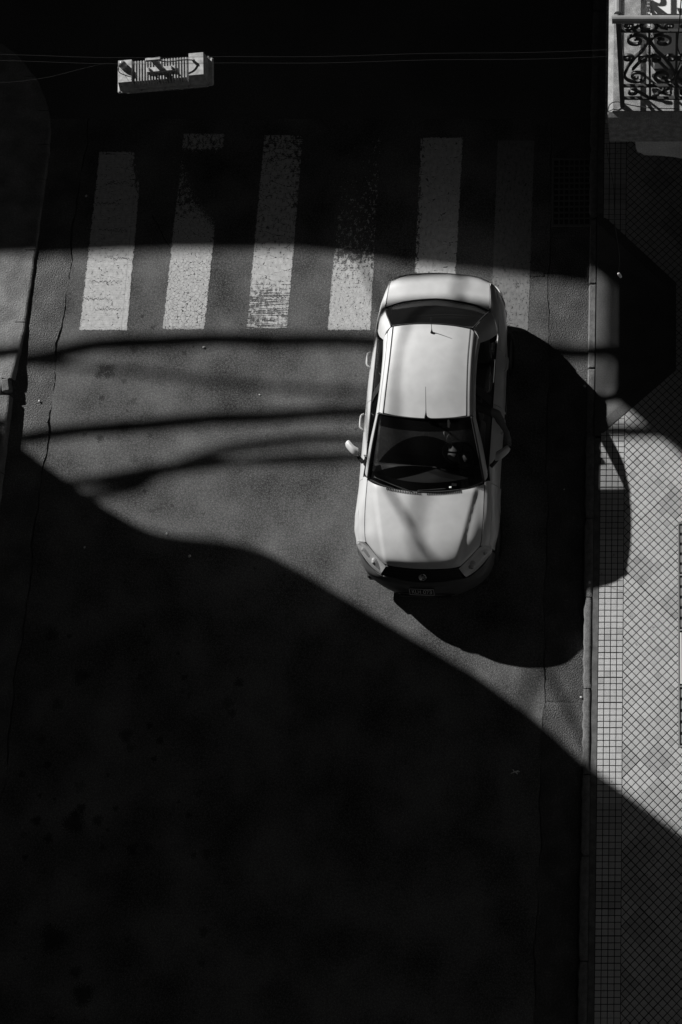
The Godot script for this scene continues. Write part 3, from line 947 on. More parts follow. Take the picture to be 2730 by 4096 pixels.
func rail_run(parent: Node3D, o: Vector3, u: Vector3, n: int, width: float) -> void:
	var out := u.cross(Vector3.UP)
	var tot := n * width
	for y in [0.09, 0.235, 0.83]:
		obj("rail_bar", MB.new().box(o + u * tot / 2 + Vector3.UP * y, (u.abs() * tot) + Vector3.UP * 0.014 + out.abs() * 0.022, 0.002).done(), M.iron, parent)
	for i in n:
		var a := o + u * width * i
		var sgn := 1.0 if i % 2 == 0 else -1.0
		var w := width
		if i > 0: obj("baluster", MB.new().box(a + Vector3.UP * 0.46, Vector3(0.014, 0.74, 0.014), 0.002).done(), M.iron, parent)
		# the tall S: a curl above, a curl below, one sweep between them
		var c1 := Vector2(w * 0.52, 0.73)
		var c2 := Vector2(w * 0.50, 0.345)
		var s := spiral(c1, 0.016, 0.062, -3.2, 4.2 - TAU * 0.0, 22)
		s.reverse()
		var big := []
		big.append_array(spiral(c1, 0.014, 0.072, TAU * 1.35, -0.55, 34))
		big.append_array([Vector2(w * 0.72, 0.62), Vector2(w * 0.45, 0.55), Vector2(w * 0.2, 0.46), Vector2(w * 0.07, 0.38)])
		big.append_array(spiral(c2, 0.074, 0.014, PI, PI + TAU * 1.35, 34))
		obj("scroll", scroll(big, a, u, 0.013, 0.02, sgn, w), M.iron, parent)
		var left := spiral(Vector2(w * 0.2, 0.545), 0.010, 0.034, TAU * 1.2, 0.2, 20)
		left.append_array([Vector2(w * 0.42, 0.55)])
		obj("scroll", scroll(left, a, u, 0.011, 0.02, sgn, w), M.iron, parent)
		var right := spiral(Vector2(w * 0.78, 0.535), 0.010, 0.040, TAU * 1.1 + 0.6, 0.9, 20)
		right.append_array([Vector2(w * 0.62, 0.50), Vector2(w * 0.35, 0.42)])
		obj("scroll", scroll(right, a, u, 0.011, 0.02, sgn, w), M.iron, parent)
		# friezes above and below
		var top := spiral(Vector2(w * 0.25, 0.885), 0.010, 0.034, TAU * 0.9, -1.2, 18)
		top.append_array([Vector2(w * 0.55, 0.865), Vector2(w * 0.8, 0.93)])
		obj("scroll", scroll(top, a, u, 0.010, 0.02, sgn, w), M.iron, parent)
		obj("ring", scroll(spiral(Vector2(w * 0.96, 0.885), 0.045, 0.045, 0, TAU, 20), a, u, 0.010, 0.02, sgn, w), M.iron, parent)
		var low := spiral(Vector2(w * 0.28, 0.165), 0.012, 0.045, -TAU * 0.6, 1.6, 20)
		low.append_array([Vector2(w * 0.6, 0.16), Vector2(w * 0.92, 0.10)])
		obj("scroll", scroll(low, a, u, 0.011, 0.02, sgn, w), M.iron, parent)

func build_balcony() -> void:
	var t := thing("balcony", "stone balcony slab with dark scrolled iron railing, jutting out at the upper right", "balcony", Vector3(-0.35, 9.1, -5.0))
	var L := 4.2
	# slab with a bevelled outer edge and a stepped, stained face
	var top := PackedVector2Array([Vector2(0.0, -0.045), Vector2(0.035, 0.0), Vector2(1.3, 0.0), Vector2(1.3, -0.30), Vector2(0.0, -0.30)])
	obj("slab", MB.new().prism(top, Vector3(0, 0, -0.05), Vector3.RIGHT, Vector3.UP, Vector3(0, 0, -L)).done(), M.slabstone, t)
	var fas := PackedVector2Array([Vector2(0.0, -0.012), Vector2(0.03, -0.03), Vector2(0.03, -0.055), Vector2(0.042, -0.07), Vector2(0.05, -0.1), Vector2(0.05, -0.30), Vector2(0.0, -0.30)])
	obj("fascia", MB.new().prism(fas, Vector3(0.003, 0, -0.049), Vector3.BACK, Vector3.UP, Vector3(1.29, 0, 0)).done(), stone(0.75, 0.9, M.speck, 0.5, M.blotch, 0.55, M.rough, 0.5), t)
	var br := PackedVector2Array([Vector2(0.17, -0.302), Vector2(0.175, -0.40), Vector2(0.185, -0.46), Vector2(0.21, -0.47), Vector2(0.23, -0.50), Vector2(0.33, -0.505), Vector2(0.45, -0.53), Vector2(0.56, -0.58), Vector2(0.7, -0.68), Vector2(0.82, -0.82), Vector2(0.95, -1.05), Vector2(1.3, -1.3), Vector2(1.3, -0.302)])
	for z in [-0.30, -3.0]: obj("bracket", MB.new().prism(br, Vector3(0, 0, z), Vector3.RIGHT, Vector3.UP, Vector3(0, 0, 0.29)).done(), stone(0.88, 0.8, M.fine, 1.0, M.coarse, 2.0), t)
	var o := Vector3(0.083, 0, -0.075)
	obj("corner_post", MB.new().box(o + Vector3(0.012, 0.47, -0.012), Vector3(0.03, 0.94, 0.03), 0.003).done(), M.iron, t)
	var pw := 0.163
	rail_run(t, o + Vector3(0.027, 0, -0.012), Vector3.RIGHT, 7, pw)
	rail_run(t, o + Vector3(0.012, 0, -0.027), Vector3.FORWARD, 20, pw)
	# moulded handrail
	var hp := [Vector2(-0.036, 0.0), Vector2(-0.036, 0.012), Vector2(-0.028, 0.02), Vector2(-0.026, 0.034), Vector2(-0.014, 0.044), Vector2(0.004, 0.046), Vector2(0.02, 0.036), Vector2(0.03, 0.02), Vector2(0.036, 0.012), Vector2(0.036, 0.0)]
	var poly := PackedVector2Array()
	for q in hp: poly.append(q * Vector2(0.72, 0.62))
	obj("handrail", MB.new().prism(poly, o + Vector3(-0.024, 0.94, -0.012), Vector3.FORWARD, Vector3.UP, Vector3(1.2, 0, 0)).done(), M.rail, t)
	obj("handrail", MB.new().prism(poly, o + Vector3(0.012, 0.94, -0.05), Vector3.RIGHT, Vector3.UP, Vector3(0, 0, -3.3)).done(), M.rail, t)
	# things on the balcony
	var cb := thing("storage_cabinet", "white panelled cabinet standing on the balcony behind the railing", "cabinet", Vector3(0.22, 9.1, -5.6))
	obj("body", MB.new().box(Vector3(0, 0.29, 0), Vector3(0.56, 0.58, 0.5), 0.008).done(), M.white, cb)
	obj("lid", MB.new().box(Vector3(0, 0.595, 0), Vector3(0.58, 0.03, 0.52), 0.01).done(), M.white, cb)
	for x in [-0.22, -0.10, 0.02, 0.14]: obj("lid_panel", MB.new().box(Vector3(x + 0.035, 0.613, -0.04), Vector3(0.075, 0.012, 0.36), 0.005).done(), M.white, cb)
	for x in [-0.14, 0.14]: obj("door", MB.new().box(Vector3(x, 0.29, 0.254), Vector3(0.265, 0.52, 0.012), 0.004).done(), M.white, cb)
	for x in [-0.14, 0.14]: obj("door_panel", MB.new().box(Vector3(x, 0.36, 0.262), Vector3(0.16, 0.2, 0.01), 0.004).done(), M.white, cb)
	var ld := thing("slotted_strip", "narrow white slotted strip standing beside the cabinet on the balcony", "strip", Vector3(-0.085, 9.1, -5.42))
	for x in [-0.012, 0.012]: obj("side", MB.new().box(Vector3(x, 0.33, 0), Vector3(0.006, 0.66, 0.012), 0.001).done(), M.white, ld)
	for i in 20: obj("rung", MB.new().box(Vector3(0, 0.03 + i * 0.032, 0), Vector3(0.02, 0.006, 0.006)).done(), M.white, ld)
	# a thin wire tied round the railing, and the cord that hangs from the slab
	tag(obj("tie_wire", MB.new().smooth(true).tube(cr([Vector3(-0.36, 8.93, -5.05), Vector3(-0.34, 9.11, -5.08), Vector3(-0.29, 9.125, -5.10), Vector3(-0.25, 9.13, -5.085), Vector3(-0.1, 9.12, -5.06), Vector3(0.1, 9.115, -5.055)], 30), 0.003, 6).done(), M.cable), "thin dark wire tied round the foot of the balcony railing", "wire")
	tag(obj("dangling_wire", MB.new().smooth(true).tube(cr([Vector3(0.115, 10.5, -5.08), Vector3(0.10, 10.1, -5.04), Vector3(0.09, 9.85, -5.04), Vector3(0.11, 9.7, -5.05), Vector3(0.085, 9.5, -5.045), Vector3(0.1, 9.25, -5.05)], 40), 0.004, 6).done(), M.cable), "loose black cable hanging down over the balcony's front railing", "cable")
	var cd := thing("hanging_cord", "thin cord with a small white weight dangling below the balcony corner", "cord", Vector3(-0.346, 6.78, -4.983))
	var path := []
	for i in 25:
		var f := i / 24.0
		path.append(Vector3(0.012 * sin(f * 5.0) + 0.01 * sin(f * 11.0), 2.03 * f, 0.01 * sin(f * 7.0)))
	obj("string", MB.new().smooth(true).tube(path, 0.0022, 5).done(), M.wire, cd)
	obj("weight", MB.new().smooth(true).lathe([Vector2(0.0, -0.075), Vector2(0.011, -0.07), Vector2(0.013, -0.03), Vector2(0.009, -0.006), Vector2(0.0, 0.0)], Vector3.ZERO, Basis(Vector3(0, 0, 1), 0.25), 10).done(), M.white, cd)

# ---------------------------------------------------------------- cables over the side street; their shadows cross the road
func cable(pts: Array, h: float, r: float, strands: int, label: String) -> void:
	var t := thing("overhead_cable", label, "cable", Vector3.ZERO, 0.0, "cables strung over the side street")
	var line := []
	for p in pts: line.append(Vector3(p[0] - KX * (h + p[2]), h + p[2], p[1] - KZ * (h + p[2])))
	var c := cr(line, 120)
	for s in strands:
		var path := []
		for i in c.size():
			var a: float = i * 0.35 + TAU * s / strands
			var off: float = r * 0.7 if strands > 1 else 0.0
			path.append(c[i] + Vector3(0, cos(a), sin(a)) * off)
		obj("strand", MB.new().smooth(true).tube(path, r, 7).done(), M.cable, t)

func build_cables() -> void:
	# shadow points on the ground (x, z, extra height), turned back along the sun to where the cable hangs
	cable([[-19, -6.2, 1.0], [-12, -6.4, 0.4], [-8.14, -6.90, 0], [-6.9, -7.12, 0], [-5.0, -7.17, 0], [-1.95, -7.09, 0], [-0.94, -6.98, 0], [3, -6.7, 0.3], [11.4, -6.3, 1.0]], 6.6, 0.044, 3, "thick twisted cable bundle over the side street, farthest from the corner building")
	cable([[-19, -5.2, 1.0], [-12, -5.6, 0.3], [-8.06, -5.88, 0], [-6.0, -6.08, 0], [-3.7, -6.21, 0], [-1.25, -6.26, 0], [0, -6.3, 0], [3, -6.4, 0.3], [11.4, -6.1, 1.0]], 5.8, 0.038, 3, "thick straight cable bundle over the side street, middle of the bundles")
	cable([[-19, -4.0, 1.0], [-12, -4.9, 0.3], [-7.37, -5.27, 0], [-5.9, -5.49, 0], [-3.86, -5.62, 0], [-1, -5.7, 0], [3, -5.8, 0.3], [11.4, -5.7, 1.0]], 5.8, 0.032, 2, "cable pair over the side street, nearest the corner building")
	cable([[-12, -4.4, 0.5], [-7.0, -5.12, 0.0], [-6.3, -5.37, 0], [-5.86, -5.55, 0], [-5.4, -5.71, 0], [-4.64, -5.83, 0], [-4.1, -5.86, 0], [-1, -5.8, 0.1], [6, -5.8, 1.0]], 6.2, 0.046, 1, "single looping cable above the nearest cable pair")
	cable([[-14, -7.2, 0.5], [-7.28, -6.8, 0], [-5.48, -6.6, 0], [-3.75, -6.46, 0], [-1.2, -6.3, 0], [6, -5.9, 1.0]], 8.2, 0.03, 1, "thin slack cable between the two thick bundles")
	cable([[-0.62, -8.9, 0.3], [-0.64, -7.8, 0], [-0.66, -6.9, 0], [-0.85, -6.0, 0], [-0.97, -4.85, 0], [-1.0, -4.4, 0], [-1.1, -3.9, 0], [-1.45, -3.3, 0], [-1.9, -1.2, 0]], 7.6, 0.026, 1, "service cable from the tower building to the corner building")
	cable([[-4.1, -8.8, 0.4], [-2.6, -5.5, 0.0], [-1.95, -4.07, 0], [-1.78, -3.73, 0], [-1.59, -3.4, 0], [-1.34, -2.93, 0], [-0.6, -1.5, 0]], 7.6, 0.028, 1, "service cable from the parapet building to the corner building")

# ---------------------------------------------------------------- street lamp hung on wires
func build_lamp() -> void:
	var hz := -7.02
	for e in [[6.62, -7.035, 6.9, -6.99, "upper steel wire carrying the street lamp across the street"], [6.575, -7.01, 6.85, -6.955, "lower steel wire carrying the street lamp across the street"]]:
		var path := []
		for i in 49:
			var f := i / 48.0
			var x := lerpf(-10.5, 0.97, f)
			path.append(Vector3(x, e[0] + (e[2] - e[0]) * pow(absf(x + 4.2) / 6.3, 1.4), lerpf(e[1], e[3], f) + 0.006 * sin(f * 40.0)))
		tag(obj("suspension_wire", MB.new().smooth(true).tube(path, 0.0013, 6).done(), M.wire), e[4], "wire", "wires carrying the street lamp")
	tag(obj("feed_wire", MB.new().smooth(true).tube(cr([Vector3(-10.5, 6.9, -6.2), Vector3(-7.0, 6.7, -6.65), Vector3(-5.4, 6.62, -6.78), Vector3(-4.85, 6.58, -6.93), Vector3(-4.62, 6.56, -7.0), Vector3(-4.55, 6.45, -6.97), Vector3(-4.5, 6.41, -6.9)], 50), 0.0012, 6).done(), M.wire), "thin feed wire running from the left into the hanging street lamp", "wire")
	var t := thing("street_lamp", "grey finned street lamp hanging on wires above the crossing", "street lamp", Vector3(-4.265, 6.25, -7.07), 0.095)
	var grey := stone(0.74, 0.55, M.fine, 0.3, M.blotch, 0.6)
	obj("flange", MB.new().box(Vector3(0, 0.0, 0), Vector3(0.82, 0.026, 0.272), 0.012).done(), grey, t)
	obj("glass_cover", MB.new().box(Vector3(0, -0.035, 0), Vector3(0.72, 0.045, 0.24), 0.015).done(), M.lens, t)
	obj("housing", MB.new().box(Vector3(-0.02, 0.035, 0), Vector3(0.48, 0.05, 0.25), 0.01).done(), grey, t)
	for i in 19:
		var x := -0.235 + i * 0.0239
		var fin := PackedVector2Array([Vector2(-0.125, 0.05), Vector2(-0.105, 0.092), Vector2(0.09, 0.092), Vector2(0.125, 0.06)])
		obj("fin", MB.new().prism(fin, Vector3(x, 0, 0), Vector3.BACK, Vector3.UP, Vector3(0.008, 0, 0)).done(), grey, t)
	for s in [[-0.315, 0.14], [0.295, 0.15]]:
		var b := MB.new()
		var lo := 0.012
		var hi := 0.125 if s[0] > 0 else 0.105
		var w: float = s[1] / 2
		var p := []
		for y in [lo, hi]:
			var k := 0.0 if y == lo else 0.013
			for c in [[-1, -1], [1, -1], [1, 1], [-1, 1]]:
				p.append(Vector3(s[0] + c[0] * (w - k), y, c[1] * (0.128 - k - (0.018 if y == hi and c[1] > 0 else 0.0))))
		for i in 4: b.q(p[i], p[4 + i], p[4 + (i + 1) % 4], p[(i + 1) % 4])
		b.q(p[4], p[7], p[6], p[5])
		obj("end_box", b.done(), grey, t)
	obj("light_sensor", MB.new().smooth(true).lathe([Vector2(0.03, 0.10), Vector2(0.034, 0.125), Vector2(0.03, 0.15), Vector2(0.017, 0.165), Vector2(0.0, 0.17)], Vector3(-0.325, 0, -0.055), Basis.IDENTITY, 16).done(), mat(0.3, 0.25), t)
	var pl := obj("mount_plate", MB.new().box(Vector3(-0.005, 0.105, 0.005), Vector3(0.25, 0.018, 0.05), 0.006).done(), grey, t)
	for x in [-0.1, 0.09]: obj("bolt", MB.new().lathe([Vector2(0.012, 0.114), Vector2(0.012, 0.128), Vector2(0.006, 0.128), Vector2(0.006, 0.145), Vector2(0.0, 0.145)], Vector3(x, 0, 0.005), Basis.IDENTITY, 8).done(), M.rail, pl)
	obj("hanger", MB.new().box(Vector3(0.0, 0.22, 0.03), Vector3(0.05, 0.22, 0.018), 0.003, Basis(Vector3.RIGHT, 0.22)).done(), grey, t)
	obj("clamp", MB.new().box(Vector3(0.0, 0.335, 0.055), Vector3(0.13, 0.022, 0.03), 0.006).done(), grey, t)
	for x in [-0.37, -0.2, 0.0, 0.2, 0.37]:
		for z in [-0.135, 0.135]: obj("bolt", MB.new().lathe([Vector2(0.008, 0.014), Vector2(0.008, 0.022), Vector2(0.0, 0.022)], Vector3(x, 0, z), Basis.IDENTITY, 6).done(), M.rail, t)
	obj("cable_gland", MB.new().smooth(true).lathe([Vector2(0.013, 0.12), Vector2(0.013, 0.15), Vector2(0.006, 0.155), Vector2(0.0, 0.16)], Vector3(0.28, 0, -0.03), Basis.IDENTITY, 10).done(), M.rail, t)
	obj("lead", MB.new().smooth(true).tube(cr([Vector3(0.28, 0.15, -0.03), Vector3(0.2, 0.18, -0.02), Vector3(0.08, 0.2, 0.0), Vector3(0.02, 0.25, 0.012)], 16), 0.005, 6).done(), M.cable, t)
	obj("lead", MB.new().smooth(true).tube(cr([Vector3(-0.3, 0.29, 0.05), Vector3(-0.33, 0.2, 0.06), Vector3(-0.28, 0.13, 0.06), Vector3(-0.25, 0.11, 0.07), Vector3(-0.36, 0.06, 0.11)], 20), 0.004, 6).done(), M.cable, t)

# ---------------------------------------------------------------- the silver saloon
const CAR_AT := Vector3(-2.7316, 0, -5.65)
const CAR_TURN := -0.0342

func V(x: float, y: float, z: float) -> Vector3:
	return Vector3(x, y, z)

func car_width(z: float) -> float:
	var k := [[-1.90, 0.66], [-1.85, 0.695], [-1.7, 0.75], [-1.4, 0.79], [-1.1, 0.815], [-0.5, 0.83], [0.2, 0.83], [0.65, 0.833], [0.85, 0.843], [1.0, 0.852], [1.15, 0.848], [1.31, 0.812], [1.4, 0.795]]
	for i in k.size() - 1:
		if z <= k[i + 1][0]: return lerpf(k[i][1], k[i + 1][1], smoothstep(k[i][0], k[i + 1][0], z) * 0.5 + (z - k[i][0]) / (k[i + 1][0] - k[i][0]) * 0.5)
	return 0.795

func shoulder(z: float) -> Vector3:
	var k := [V(0.645, 0.845, -1.88), V(0.68, 0.866, -1.78), V(0.71, 0.902, -1.6), V(0.730, 0.930, -1.3), V(0.720, 0.932, -1.08), V(0.722, 0.928, -0.5), V(0.722, 0.926, 0.0), V(0.724, 0.922, 0.42), V(0.748, 0.876, 0.58), V(0.76, 0.852, 0.8), V(0.778, 0.815, 1.0), V(0.775, 0.77, 1.15), V(0.76, 0.70, 1.31)]
	for i in k.size() - 1:
		if z <= k[i + 1].z:
			var f: float = clamp((z - k[i].z) / (k[i + 1].z - k[i].z), 0.0, 1.0)
			return V(lerpf(k[i].x, k[i + 1].x, f), lerpf(k[i].y, k[i + 1].y, f), z)
	return V(k[-1].x, k[-1].y, z)

func arch(z: float) -> float:   # lower edge of the body side
	var y := 0.22
	for c in [1.13, -1.24]:
		var d: float = absf(z - c)
		if d < 0.335: y = max(y, 0.27 + sqrt(0.335 * 0.335 - d * d) * 1.07)
	return y

func side_panel(z0: float, z1: float, s: float) -> Array:
	var gr := []
	var nz: int = max(8, int((z1 - z0) / 0.025))
	for i in nz + 1:
		var z := lerpf(z0, z1, float(i) / nz)
		var u := shoulder(z)
		var w := car_width(z)
		var lo := arch(z)
		var col := []
		for j in 21:
			var f := j / 20.0
			var y := lerpf(u.y, lo, f)
			var x: float
			if y > 0.58: x = lerpf(w, u.x, pow((y - 0.58) / max(u.y - 0.58, 0.02), 2.6))
			elif y > 0.45: x = w - 0.006 * (0.58 - y) / 0.13
			else: x = w - 0.006 - 0.06 * pow((0.45 - y) / 0.25, 1.5)
			# a crease along the doors and a slim rubbing line
			x += 0.006 * exp(-pow((y - 0.755) / 0.018, 2.0)) * clampf((1.0 - absf(z + 0.2)) * 2.0, 0, 1)
			col.append(V(x * s, y, z))
		gr.append(col)
	return gr

func hood_grid() -> Array:
	var gr := loft([
		both([V(0.683, 0.920, 0.622), V(0.55, 0.945, 0.69), V(0.3, 0.962, 0.745), V(0, 0.968, 0.765)]),
		both([V(0.688, 0.878, 0.95), V(0.55, 0.908, 0.99), V(0.3, 0.930, 1.03), V(0, 0.937, 1.05)]),
		both([V(0.680, 0.820, 1.22), V(0.55, 0.862, 1.28), V(0.3, 0.884, 1.34), V(0, 0.890, 1.36)]),
		both([V(0.668, 0.790, 1.31), V(0.53, 0.795, 1.455), V(0.38, 0.812, 1.525), V(0.2, 0.824, 1.55), V(0, 0.828, 1.558)]),
		both([V(0.660, 0.776, 1.338), V(0.50, 0.742, 1.52), V(0.40, 0.722, 1.592), V(0.2, 0.735, 1.622), V(0, 0.738, 1.63)])], 64, 40)
	for i in gr.size():
		for j in gr[0].size():
			var p: Vector3 = gr[i][j]
			var xc := lerpf(0.60, 0.42, clampf((p.z - 0.69) / 0.91, 0.0, 1.0))
			p.y += 0.016 * smoothstep(xc + 0.028, xc - 0.028, absf(p.x)) * smoothstep(0.60, 0.75, p.z)
			gr[i][j] = p
	return gr

func windscreen_image() -> Image:   # thin dust outside the arcs the wipers sweep
	var w := 256
	var h := 160
	var im := Image.create_empty(w, h, false, Image.FORMAT_LA8)
	var n := FastNoiseLite.new()
	n.frequency = 0.05; n.fractal_octaves = 4; n.seed = 5
	for y in h:
		for x in w:
			var u := float(x) / w          # 0 = the car's right side
			var v := float(y) / h          # 0 = bottom edge
			var p := Vector2((u - 0.5) * 1.25, v * 0.72)
			var d1 := p.distance_to(Vector2(0.0, -0.02))
			var d2 := p.distance_to(Vector2(0.38, -0.02))
			var swept: bool = (d1 < 0.575 and p.y > 0.04) or (d2 < 0.5 and p.y > 0.04 and p.x > 0.1)
			var a := 0.42 if swept else 0.55 + 0.05 * n.get_noise_2d(x, y)
			var t := 0.012 if swept else 0.05 + 0.015 * n.get_noise_2d(x * 2, y * 2)
			if v < 0.13: t = 0.008; a = 0.97
			if v > 0.83 or u < 0.02 or u > 0.98: t = 0.008; a = 0.75
			var s := Color(t, t, t).linear_to_srgb().r
			im.set_pixel(x, y, Color(s, s, s, a))
	return im

func build_car() -> void:
	var car := thing("car", "silver four-door saloon car driving towards the bottom, straddling the crossing", "car", CAR_AT, CAR_TURN)
	var inn := V(0, 0.6, -0.2)
	raise_tail = true
	var P: Material = M.paint
	var hood := obj("hood", panel(hood_grid(), inn, 0.004), P, car)
	# roof between its two gutters
	obj("roof", panel(loft([
		both([V(0.476, 1.336, -0.062), V(0.3, 1.355, -0.025), V(0, 1.366, -0.002)]),
		both([V(0.461, 1.372, -0.40), V(0.25, 1.406, -0.38), V(0, 1.416, -0.37)]),
		both([V(0.449, 1.378, -0.75), V(0.25, 1.414, -0.75), V(0, 1.424, -0.75)]),
		both([V(0.449, 1.350, -1.13), V(0.25, 1.378, -1.15), V(0, 1.388, -1.158)])], 40, 30), inn, 0.004, 0.02), P, car)
	var boot := obj("boot_lid", panel(loft([
		both([V(0.622, 0.998, -1.512), V(0.4, 1.018, -1.588), V(0, 1.03, -1.632)]),
		both([V(0.614, 0.994, -1.68), V(0.35, 1.014, -1.76), V(0, 1.02, -1.79)]),
		both([V(0.604, 0.985, -1.80), V(0.4, 1.004, -1.88), V(0, 1.012, -1.915)]),
		both([V(0.597, 0.968, -1.872), V(0.4, 0.985, -1.945), V(0, 0.99, -1.978)]),
		both([V(0.585, 0.90, -1.93), V(0.4, 0.92, -1.985), V(0, 0.925, -2.012)]),
		both([V(0.575, 0.78, -1.955), V(0.4, 0.78, -2.008), V(0, 0.78, -2.035)]),
		both([V(0.565, 0.62, -1.96), V(0.4, 0.62, -2.01), V(0, 0.62, -2.04)])], 40, 40), inn, 0.004), P, car)
	# glass
	var wsm: StandardMaterial3D = M.glass.duplicate()
	wsm.albedo_color = Color(1, 1, 1, 1)
	wsm.albedo_texture = ImageTexture.create_from_image(windscreen_image())
	wsm.texture_repeat = false
	obj("windscreen", panel(loft([
		both([V(0.676, 0.935, 0.597), V(0.5, 0.950, 0.68), V(0.25, 0.956, 0.738), V(0, 0.958, 0.757)]),
		both([V(0.609, 1.14, 0.285), V(0.4, 1.168, 0.35), V(0, 1.185, 0.40)]),
		both([V(0.53, 1.320, -0.056), V(0.35, 1.343, -0.02), V(0, 1.360, 0.004)])], 30, 16), inn, 0.0, 0.0), wsm, car)
	obj("rear_window", panel(loft([
		both([V(0.475, 1.342, -1.142), V(0.25, 1.370, -1.163), V(0, 1.378, -1.17)]),
		both([V(0.556, 1.195, -1.325), V(0.3, 1.228, -1.385), V(0, 1.238, -1.41)]),
		both([V(0.622, 1.002, -1.502), V(0.4, 1.022, -1.576), V(0, 1.034, -1.62)])], 30, 14), inn, 0.0, 0.0), M.tinted, car)
	# black rubber round the front and rear glass
	var seal := func(pts: Array, r: float) -> ArrayMesh: return MB.new().smooth(true).tube(tail(cr(pts, 40)), r, 6).done()
	obj("seal", seal.call(both([V(0.535, 1.322, -0.062), V(0.35, 1.346, -0.026), V(0, 1.364, 0.0)]), 0.008), M.trim, car)
	obj("seal", seal.call(both([V(0.47, 1.346, -1.137), V(0.25, 1.375, -1.158), V(0, 1.384, -1.165)]), 0.008), M.trim, car)
	obj("seal", seal.call(both([V(0.626, 1.0, -1.504), V(0.4, 1.021, -1.58), V(0, 1.033, -1.625)]), 0.007), M.trim, car)
	for s in [-1.0, 1.0]:
		obj("seal", seal.call(flip([V(0.676, 0.938, 0.60), V(0.612, 1.142, 0.287), V(0.533, 1.322, -0.056)], s), 0.013), M.trim, car)
		obj("seal", seal.call(flip([V(0.476, 1.344, -1.14), V(0.558, 1.197, -1.325), V(0.626, 1.002, -1.502)], s), 0.009), M.trim, car)
		# roof gutter, a dark channel with a bright lip
		obj("roof_gutter", seal.call(flip([V(0.482, 1.330, -0.062), V(0.466, 1.366, -0.40), V(0.455, 1.372, -0.75), V(0.455, 1.345, -1.13)], s), 0.006), M.trim, car)
		obj("side_frame", panel(loft([
			flip([V(0.489, 1.334, -0.058), V(0.472, 1.370, -0.40), V(0.461, 1.376, -0.75), V(0.462, 1.350, -1.125)], s),
			flip([V(0.513, 1.328, -0.068), V(0.497, 1.363, -0.40), V(0.487, 1.369, -0.75), V(0.490, 1.343, -1.10)], s),
			flip([V(0.537, 1.312, -0.08), V(0.520, 1.345, -0.40), V(0.511, 1.350, -0.75), V(0.516, 1.325, -1.07)], s)], 36, 8), inn, 0.001, 0.01), P, car)
		obj("front_pillar", panel(loft([
			flip([V(0.684, 0.936, 0.60), V(0.620, 1.137, 0.287), V(0.54, 1.320, -0.05)], s),
			flip([V(0.710, 0.938, 0.56), V(0.646, 1.128, 0.256), V(0.562, 1.303, -0.06)], s),
			flip([V(0.716, 0.925, 0.50), V(0.656, 1.10, 0.22), V(0.577, 1.274, -0.07)], s)], 24, 8), inn, 0.0, 0.012), P, car)
		obj("rear_pillar", panel(loft([
			flip([V(0.485, 1.341, -1.128), V(0.562, 1.19, -1.32), V(0.634, 1.0, -1.497)], s),
			flip([V(0.535, 1.322, -1.07), V(0.628, 1.17, -1.22), V(0.685, 0.985, -1.40)], s),
			flip([V(0.567, 1.284, -0.985), V(0.655, 1.12, -1.10), V(0.722, 0.932, -1.25)], s)], 24, 12), inn, 0.0, 0.012), P, car)
		obj("rear_wing", panel(loft([
			flip([V(0.634, 1.0, -1.50), V(0.620, 0.992, -1.7), V(0.603, 0.968, -1.878)], s),
			flip([V(0.69, 0.976, -1.40), V(0.668, 0.96, -1.65), V(0.63, 0.922, -1.885)], s),
			flip([shoulder(-1.25), shoulder(-1.6), shoulder(-1.88)], s)], 24, 10), inn, 0.0, 0.012), P, car)
		obj("front_wing", panel(loft([
			flip([V(0.690, 0.918, 0.60), V(0.695, 0.876, 0.95), V(0.687, 0.818, 1.22), V(0.672, 0.776, 1.335)], s),
			flip([V(0.722, 0.903, 0.58), V(0.735, 0.858, 0.95), V(0.732, 0.796, 1.2), V(0.72, 0.748, 1.322)], s),
			flip([shoulder(0.58), shoulder(0.95), shoulder(1.15), shoulder(1.31)], s)], 40, 12), inn, 0.0, 0.015), P, car)
		obj("wing_side", panel(side_panel(0.60, 1.335, s), inn, 0.003), P, car)
		obj("quarter_side", panel(side_panel(-1.88, -1.06, s), inn, 0.003), P, car)
		for d in [[-0.36, 0.60, -0.13], [-1.06, -0.36, -0.92]]:
			var door := obj("door", panel(side_panel(d[0], d[1], s), inn, 0.0035), P, car)
			var hz: float = d[2]
			var hx := car_width(hz)
			obj("handle", MB.new().smooth(true).tube(cr(flip([V(hx - 0.01, 0.80, hz - 0.10), V(hx + 0.022, 0.805, hz - 0.07), V(hx + 0.028, 0.805, hz), V(hx + 0.022, 0.805, hz + 0.07), V(hx - 0.01, 0.80, hz + 0.10)], s), 16), 0.011, 8).done(), P, door)
			obj("rubbing_strip", MB.new().box(V((car_width((d[0] + d[1]) / 2) + 0.004) * s, 0.60, (d[0] + d[1]) / 2), V(0.016, 0.05, d[1] - d[0] - 0.03), 0.006).done(), M.trim, door)
		# door window frames, upper run and belt
		var top := [V(0.580, 1.270, -0.045), V(0.556, 1.302, -0.40), V(0.553, 1.306, -0.75), V(0.568, 1.284, -0.98)]
		obj("window_frame", panel(loft([
			flip([V(0.541, 1.310, -0.078), V(0.524, 1.343, -0.40), V(0.515, 1.348, -0.75), V(0.520, 1.323, -1.06)], s),
			flip([V(0.564, 1.297, -0.062), V(0.546, 1.328, -0.40), V(0.539, 1.332, -0.75), V(0.552, 1.306, -1.02)], s),
			flip(top, s)], 36, 6), inn, 0.001, 0.02), P, car)
		obj("belt_strip", MB.new().smooth(true).tube(cr(flip([V(0.713, 0.930, 0.50), V(0.715, 0.934, 0.1), V(0.715, 0.936, -0.4), V(0.713, 0.934, -0.8), V(0.711, 0.926, -1.16)], s), 30), 0.009, 6).done(), M.trim, car)
